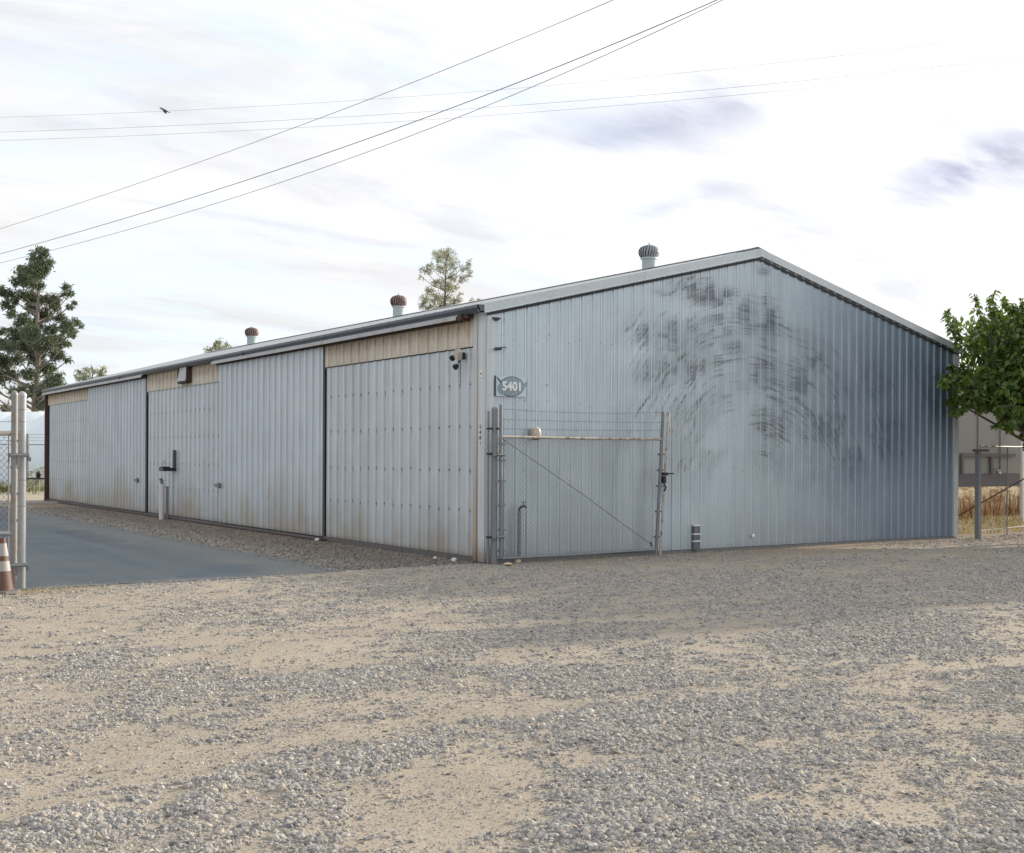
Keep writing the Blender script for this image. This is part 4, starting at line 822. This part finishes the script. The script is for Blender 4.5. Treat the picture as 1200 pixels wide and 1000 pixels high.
for px, py, r in ((1140, 466, 11), (1163, 466, 12), (1148, 452, 14), (1175, 470, 14), (1132, 448, 12), (1190, 440, 16), (1165, 440, 13), (1185, 420, 14), (1150, 436, 8), (1195, 470, 12)):
    for dd in (22.2, 23.2, 24.2): cl.append((at(px + random.uniform(-3, 3), py + random.uniform(-3, 3), dd), r / FPX * dd))
for k in range(16): cl.append((tb + Vector((random.uniform(-1.2, 2.8), random.uniform(-1.4, 2.0), random.uniform(2.4, 4.6))), random.uniform(.45, .7)))
for k in range(58): cl.append((Vector((random.uniform(12.8, 16.6), random.uniform(-6.4, -2.4), random.uniform(1.9, 5.2))), random.uniform(.5, .8)))  # unseen crown clusters, added to darken the gable's reflection and shade the ground
tr_ = tree('broadleaf_tree', 'leafy bright green tree overhanging the right corner of the warehouse', tb, cl, tb + Vector((.1, .1, 4.6)), .13, M_mul, M_barkd, .15, .085, 560, .9, limb_from=.35, fill=.8)
lv = Leaves(); tw = MB()
def shoot(pts, n, L_):
    P = [np.array(p) for p in pts]
    for k in range(n):
        t = (k + random.random()) / n; q = t * (len(P) - 1); i = min(int(q), len(P) - 2); c = P[i] * (1 - q + i) + P[i + 1] * (q - i); m_ = 2
        C = np.repeat(c[None], m_, 0) + RNG.normal(size=(m_, 3)) * .02; D = rnd(m_) * np.array([1, 1, .3]) + np.array([0, 0, -.45]); lv.add(C, D, rnd(m_) * .5 + np.array([0, 0, 1]), L_ * RNG.uniform(.7, 1.25, m_), L_ * .52 * RNG.uniform(.7, 1.2, m_), RNG.uniform(.3, 1, m_))
    tw.tube([Vector(p) - tb for p in pts], .008, 4, False)
for pts in (((1126, 410), (1116, 390), (1110, 372), (1112, 362)), ((1130, 405), (1122, 388), (1119, 372)), ((1165, 410), (1155, 385), (1146, 362), (1142, 345)), ((1172, 405), (1168, 380), (1160, 360), (1166, 342)), ((1182, 395), (1172, 372), (1163, 350)), ((1196, 390), (1190, 370), (1188, 356)), ((1204, 385), (1199, 366), (1200, 352)), ((1150, 412), (1146, 398), (1142, 390)), ((1110, 440), (1106, 452)), ((1120, 455), (1116, 474), (1119, 488)), ((1195, 480), (1178, 492), (1166, 500)), ((1190, 470), (1170, 480), (1165, 476)), ((1200, 370), (1180, 362), (1176, 350)), ((1135, 470), (1127, 482)), ((1160, 468), (1150, 480))):
    for w in range(3): shoot([at(px + random.uniform(-3, 3), py + random.uniform(-3, 3), 22.4 + random.uniform(-.3, .3)) for px, py in pts], 16, .125)
lv.build('shoot_leaves', M_mul, tr_, tb); tw.build('shoot_twig', M_barkd, tr_)

# grass, weeds and dry stuff
def blades(name, label, pts, hgt, wid, mat, kind='stuff', lean=.35, cat='grass'):
    V = []; F = []; A = []
    for (x, y, z) in pts:
        h = hgt * random.uniform(.4, 1.2); a = random.uniform(0, 2 * PI); l = Vector((math.cos(a), math.sin(a), 0)) * h * lean * random.uniform(.2, 1.3); w = Vector((-math.sin(a), math.cos(a), 0)) * wid; i = len(V)
        c = Vector((x, y, z)); V += [c - w, c + w, c + l * .5 + Vector((0, 0, h * .6)) + w * .6, c + l * .5 + Vector((0, 0, h * .6)) - w * .6, c + l * 1.2 + Vector((0, 0, h))]; F += [(i, i + 1, i + 2, i + 3), (i + 3, i + 2, i + 4)]; A += [random.random()] * 5
    me = bpy.data.meshes.new(name); me.from_pydata([tuple(v) for v in V], [], F); a = me.attributes.new('leaf', 'FLOAT', 'POINT'); a.data.foreach_set('value', A); me.materials.append(mat); return tag(link(name, me), label, cat, kind=kind)
M_dry = leafmat('dry_grass', (.20, .15, .07), (.38, .31, .17), .3, .8); M_grn = leafmat('weed_green', (.07, .09, .03), (.16, .17, .06), .4, .7); M_rustw = leafmat('rust_weed', (.07, .035, .018), (.20, .10, .04), .3, .8)
c = on(2, 0, 40, 694); blades('dry_grass', 'dry yellow grass tuft round the left gate post', [(c.x + random.gauss(0, .5), c.y + random.gauss(-.05, .22), 0) for _ in range(700)], .045, .0028, M_dry)
blades('dead_weed', 'sparse dead weeds along the foot of the gable wall', [(random.uniform(.2, 9.5), -.06 - abs(random.gauss(0, .10)), 0) for _ in range(500)], .05, .003, M_dry)
blades('yard_grass', 'patchy green and yellow grass strip before the far white hangar', [(random.uniform(-6, 6), random.gauss(40, 1.6), 0) for _ in range(5000)], .22, .02, M_grn)

# ------------------------------------------------------------------ left background: hangar, fence, bench
hg0, hg1 = Vector((-22.0, 88, 0)), Vector((16, 42.5, 0)); ha = (hg1 - hg0); hl = ha.length; ha.normalize(); hn = Vector((ha.y, -ha.x, 0)); hn = -hn if hn.dot(CAM_POS - hg0) < 0 else hn
hang = thing('arched_hangar', 'long white arched metal hangar behind the drive at the left edge', 'hangar', hg0)
NB = 16; NS = 26; R1, R2 = 4.6, 4.15
mt_h, s = newmat('hangar_sheet'); p = s.objc(); n = s.noise(s.pos(), .7, 5); f = s.lin(n, .3, .7, .92, 1.05); c = s.vm('MULTIPLY', (.66, .73, .77), s.comb(f, f, f)); s.out(c, .5, .1)
for k in range(NS):
    b = MB(); a0, a1 = k / NS, (k + 1) / NS
    for e, sc in ((a0, 1), (a0 + .0006, 1.006), (a1 - .0006, 1.006), (a1, 1)):
        for j in range(NB + 1):
            w = PI * j / NB; o_ = ha * hl * e + hn * (R1 * math.cos(w) - R1) * sc; b.v.append((o_.x, o_.y, R2 * math.sin(w) ** .9 * sc))
    for q in range(3):
        for j in range(NB): i = q * (NB + 1) + j; b.f.append((i, i + 1, i + NB + 2, i + NB + 1))
    me = b.mesh('roof_sheet', mt_h, False); me.polygons.foreach_set('use_smooth', [True] * len(me.polygons)); link('roof_sheet', me, hang)
for e in (0, 1):
    b = MB(); b.poly([tuple(ha * hl * e + hn * (R1 * math.cos(PI * j / NB) - R1) + Vector((0, 0, R2 * math.sin(PI * j / NB) ** .9))) for j in range(NB + 1)]); b.build('end_wall', mt_h, hang)
fc = thing('chain_link_fence', 'distant chain-link fence with barbed wire in front of the white hangar', 'fence', (1.62, 38.6, 0)); fd = Vector((.98, -.2, 0))
def FP(u, z, o=0.): return tuple(fd * u + Vector((0, 0, z)) + Vector((.2, .98, 0)) * o)
for u, r, z in ((0, .07, 2.45), (1.55, .025, 2.0), (3.1, .03, 2.0), (-1.6, .03, 2.0), (-3.4, .06, 2.2)): MB().tube([FP(u, -.05), FP(u, z)], r, 8).build('fence_post', M_galvd, fc, True)
MB().tube([FP(-3.4, 1.98), FP(3.1, 2.0)], .022, 6).build('top_rail', M_galvd, fc)
for z in (2.15, 2.28, 2.42): MB().tube([FP(-3.4, z), FP(3.1, z)], .006, 4).build('barbed_wire', M_wire, fc)
chainlink(lambda u, z, o: FP(u, z, o), [(-3.4, .05), (3.1, .05), (3.1, 1.98), (-3.4, 1.98)], .16, .0035, 'chain_link_mesh', fc)
tbp = at(44, 572, 46); tbp.z = 0
tbl = thing('work_table', 'small dark table with a white block on it beyond the far door', 'table', tbp, -YAW)
MB().box((-.45, -.25, .60), (.5, .25, .66)).build('tabletop', M_black, tbl)
for x in (-.05, .40):
    for y in (-.2, .2): MB().tube([(x, y, 0), (x + .03, y, .60)], .022, 6).build('leg', M_rustpipe, tbl)
wb = thing('white_block', 'white block resting on the small dark table', 'block', tbp + Vector((.22, -.14, .66)), -YAW); MB().box((-.02, -.1, 0), (.24, .1, .08)).build('block', M_white, wb)
bkp = thing('black_bucket', 'dark bucket standing behind the white block on the small table', 'bucket', tbp + Vector((.05, .05, .66)), 0); MB().lathe([(.08, 0), (.11, .16), (.08, .22), (.03, .26)], n=10).build('bucket', M_black, bkp)
for i, (px, D0, hh_, lab) in enumerate(((42, 47, .95, 'taller scrubby grey bush by the distant chain-link fence'), (34, 48, .6, 'low scrubby grey bush left of the distant taller one'), (4, 47, .35, 'low green weed bush seen through the left gate leaf'))):
    bs = at(px, 572, D0); bs.z = 0; tree('bush', lab, bs, [(bs + Vector((random.gauss(0, .25), 0, hh_ * random.uniform(.35, .95))), .22) for _ in range(7)], bs + Vector((0, 0, hh_)), .02, M_euc2 if i < 2 else M_grn, M_barkd, .09, .04, 420, 0, cat='bush')

# ------------------------------------------------------------------ right background: trailer, bank, fence
M_tr = simple('trailer_grey', (.26, .257, .24), .6, 0, .10, 1.5, .05, (.24, .22, .19), .5); M_trf = simple('trailer_frame', (.10, .10, .11), .6, .1, .2, 3, .1, (.11, .08, .06), .5)
ty = 3.6; xa, xb = 11.3, on(1, ty, 1197, 560).x; trl = thing('box_trailer', 'grey box trailer parked behind the right corner under the tree', 'trailer', (xa, ty, 0))
TL = xb - xa
MB().box((0, 0, 1.20), (TL, 2.45, 3.55)).build('box_body', M_tr, trl)
for k in range(9): MB().box((k * TL / 8 - .02, -.035, 1.30), (k * TL / 8 + .02, -.001, 3.5)).build('side_post', M_tr, trl)
MB().box((-.05, -.05, .87), (TL + .03, .06, 1.06)).box((-.05, -.02, 1.06), (TL + .02, 2.4, 1.198)).box((-.05, .9, .87), (TL, 1.05, 1.05)).box((-.05, 1.4, .87), (TL, 1.55, 1.05)).build('chassis', M_trf, trl)
MB().box((TL - 2.6, -.07, 1.62), (TL - .35, -.04, 1.70)).box((TL - 2.6, -.07, 1.2), (TL - 2.5, -.04, 1.62)).box((TL - 1.4, -.07, 1.2), (TL - 1.3, -.04, 1.62)).build('side_frame', M_trf, trl)
for yy in (.25, 2.2):
    for xx in (1.1, 2.1): MB().lathe([(.28, -.12), (.46, -.11), (.46, .11), (.28, .12)], (xx, yy, .46), 20, Euler((PI / 2, 0, 0))).build('wheel', M_black, trl, True)
MB().tube([(.9, .3, .46), (.9, .3, .9)], .05, 6).build('axle_bracket', M_trf, trl)
wp = thing('white_pole', 'white upright pole beyond the end of the grey trailer', 'pole', on(1, 3.2, 1197, 560) * 1.0); wp.location.z = 0
MB().tube([(0.02, 0, 0), (.02, 0, 3.1)], .05, 8).build('pole', M_white, wp, True)
# sunlit earth bank beyond the trailer
bp = MB(); nx_, ny_ = 90, 26
for j in range(ny_):
    for i in range(nx_):
        u, v = i / (nx_ - 1), j / (ny_ - 1); x = 9 + 34 * u; y = 8.2 + 5.5 * v - .35 * (x - 12)
        h = 2.1 * min(1, (v * 1.9)) ** .7 * (1 - .2 * u); h += (float(fbm(np.array([x * 1.3]), np.array([y * 1.3]), 7, 5)[0]) - .5) * .55 * min(1, v * 5)
        bp.v.append((x, y, h - .05))
for j in range(ny_ - 1):
    for i in range(nx_ - 1): a = j * nx_ + i; bp.f.append((a, a + 1, a + nx_ + 1, a + nx_))
mt_b, s = newmat('earth_bank'); p = s.pos(); x, y, z = s.sep(p); n = s.noise(p, 2.2, 7, .65); n2 = s.noise(s.comb(s.mul(x, 5), s.mul(y, 5), s.mul(z, .9)), 1, 6, .65)
c = s.mix(s.ss(n, .35, .65), (.50, .38, .20), (.62, .53, .36)); c = s.mix(s.mul(s.ss(n2, .46, .60), .8), c, (.20, .09, .035)); c = s.mix(s.mul(s.ss(z, .55, .1), .6), c, (.33, .15, .045)); s.out(c, .95, 0, s.bump(n, .6, .1), spec=.1)
bank = bp.build('earth_bank', mt_b, None, True); tag(bank, 'sunlit golden earth bank under the trailer', None, kind='structure')
blades('dry_weeds', 'rusty brown dry weed stalks growing before the golden bank', [(x_ + random.gauss(0, .22), y_ + random.gauss(0, .2), 0) for x_, y_ in [(random.uniform(11.3, 24), random.uniform(4.4, 8.2)) for _ in range(60)] for _ in range(22)], .75, .011, M_rustw, lean=.45, cat='weeds')
blades('dry_weed_heads', 'low yellow dry grass at the foot of the golden bank', [(random.uniform(11.2, 20), random.uniform(.5, 7.2), 0) for _ in range(5000)], .10, .010, M_dry, lean=.9)
# fence at the right corner
fr = thing('chain_link_fence', 'chain-link fence panel with a square grey post right of the warehouse corner', 'fence', (11.07, -.41, 0))
MB().box((-.042, -.042, -.05), (.042, .042, 1.70)).build('square_post', simple('post_grey', (.20, .215, .23), .55, .2, .15), fr)
MB().box((-.14, -.035, 1.70), (.30, .035, 1.745)).build('post_cap', M_trf, fr)
MB().tube([(.06, 0, 1.80), (1.9, 0, 1.80)], .02, 8).build('top_rail', M_galv, fr, True); MB().tube([(.0, 0, .16), (1.9, 0, .22)], .012, 6).build('bottom_rail', M_rustpipe, fr)
MB().tube([(-.10, .35, .45), (2.0, .3, 1.16)], .013, 6).build('brace_pipe', M_rusty, fr)
b = MB(); b.tube([(.08, 0, 1.80), (.08, 0, 1.62)], .012, 5).tube([(.95, 0, 1.80), (.95, 0, .05)], .013, 6); b.build('tie_post', M_galvd, fr)
b = MB()
for k in range(9): a = k * .7; b.tube([(.52 + .07 * math.cos(a), -.03, 1.34 + .07 * math.sin(a)), (.60 + .08 * math.cos(a * 1.9), -.05, 1.34 + .07 * math.sin(a * 1.3))], .009, 4)
b.build('wire_bundle', M_galvd, fr)
chainlink(lambda u, z, o: (u, o, z), [(.06, .18), (1.9, .22), (1.9, 1.79), (.06, 1.79)], .07, .0016, 'chain_link_mesh', fr, M_wire)

# ------------------------------------------------------------------ overhead wires and the bird
def smooth_pts(P, n=40):
    P = np.array(P, float); x = P[:, 0]; c = np.polyfit(x, P[:, 1], 2 if len(P) > 2 else 1); X = np.linspace(-260, 1500, n); return X, np.polyval(c, X)
WIRES = [([(0, 268), (207, 200), (300, 167), (435, 115), (574, 60), (720, 0)], 60, 28, .009, 'single highest of the three steep wires crossing the upper left sky'),
         ([(0, 297), (300, 210), (600, 97), (843, 0)], 58, 27, .012, 'darker middle one of the three steep wires crossing the sky'),
         ([(0, 308), (300, 225), (600, 110), (755, 45)], 58, 27, .009, 'lowest of the three steep wires, just above the tall tree top'),
         ([(0, 138), (300, 124), (600, 105), (960, 68)], 48, 42, .004, 'topmost faint near-level wire the bird flies by'),
         ([(0, 155), (300, 143), (600, 124), (1010, 88)], 48, 42, .005, 'middle one of the three faint near-level wires'),
         ([(0, 165), (300, 152), (600, 134), (1010, 97)], 48, 42, .0045, 'lowest of the three faint near-level wires')]
M_cable = simple('cable', (.14, .14, .145), .6)
for P, da, db, r, lab in WIRES:
    X, Yp = smooth_pts(P); pts = []
    for x, y in zip(X, Yp): q = 1 / da + (1 / db - 1 / da) * x / 900; pts.append(at(x, y, 1 / q))
    o = MB().tube(pts, r, 6).build('power_line', M_cable); tag(o, lab, 'wire', 'overhead wires')
bc = at(192, 129, 38); bird = thing('bird', 'small dark bird in flight beside the faint upper wires', 'bird', bc, -YAW)
bm_ = MB(); bm_.tube([(-.14, 0, .075), (-.10, 0, .055), (-.05, 0, .03), (.0, 0, .0), (.07, 0, -.03), (.13, 0, -.06), (.20, 0, -.09)], .03, 8, True, [.006, .022, .034, .038, .026, .014, .010]); bm_.build('body', M_black, bird, True)
for sg in (-1, 1):
    b = MB(); P = [(-.06, sg * .02, .035), (.04, sg * .02, -.01), (.06, sg * .15, -.065), (-.01, sg * .24, -.055), (-.05, sg * .14, -.03)]; b.v = P + [(x, y, z + .012) for x, y, z in P]; b.f = [(0, 1, 2, 3, 4), (9, 8, 7, 6, 5)] + [(k, (k + 1) % 5, 5 + (k + 1) % 5, 5 + k) for k in range(5)]; b.build('wing', M_black, bird)
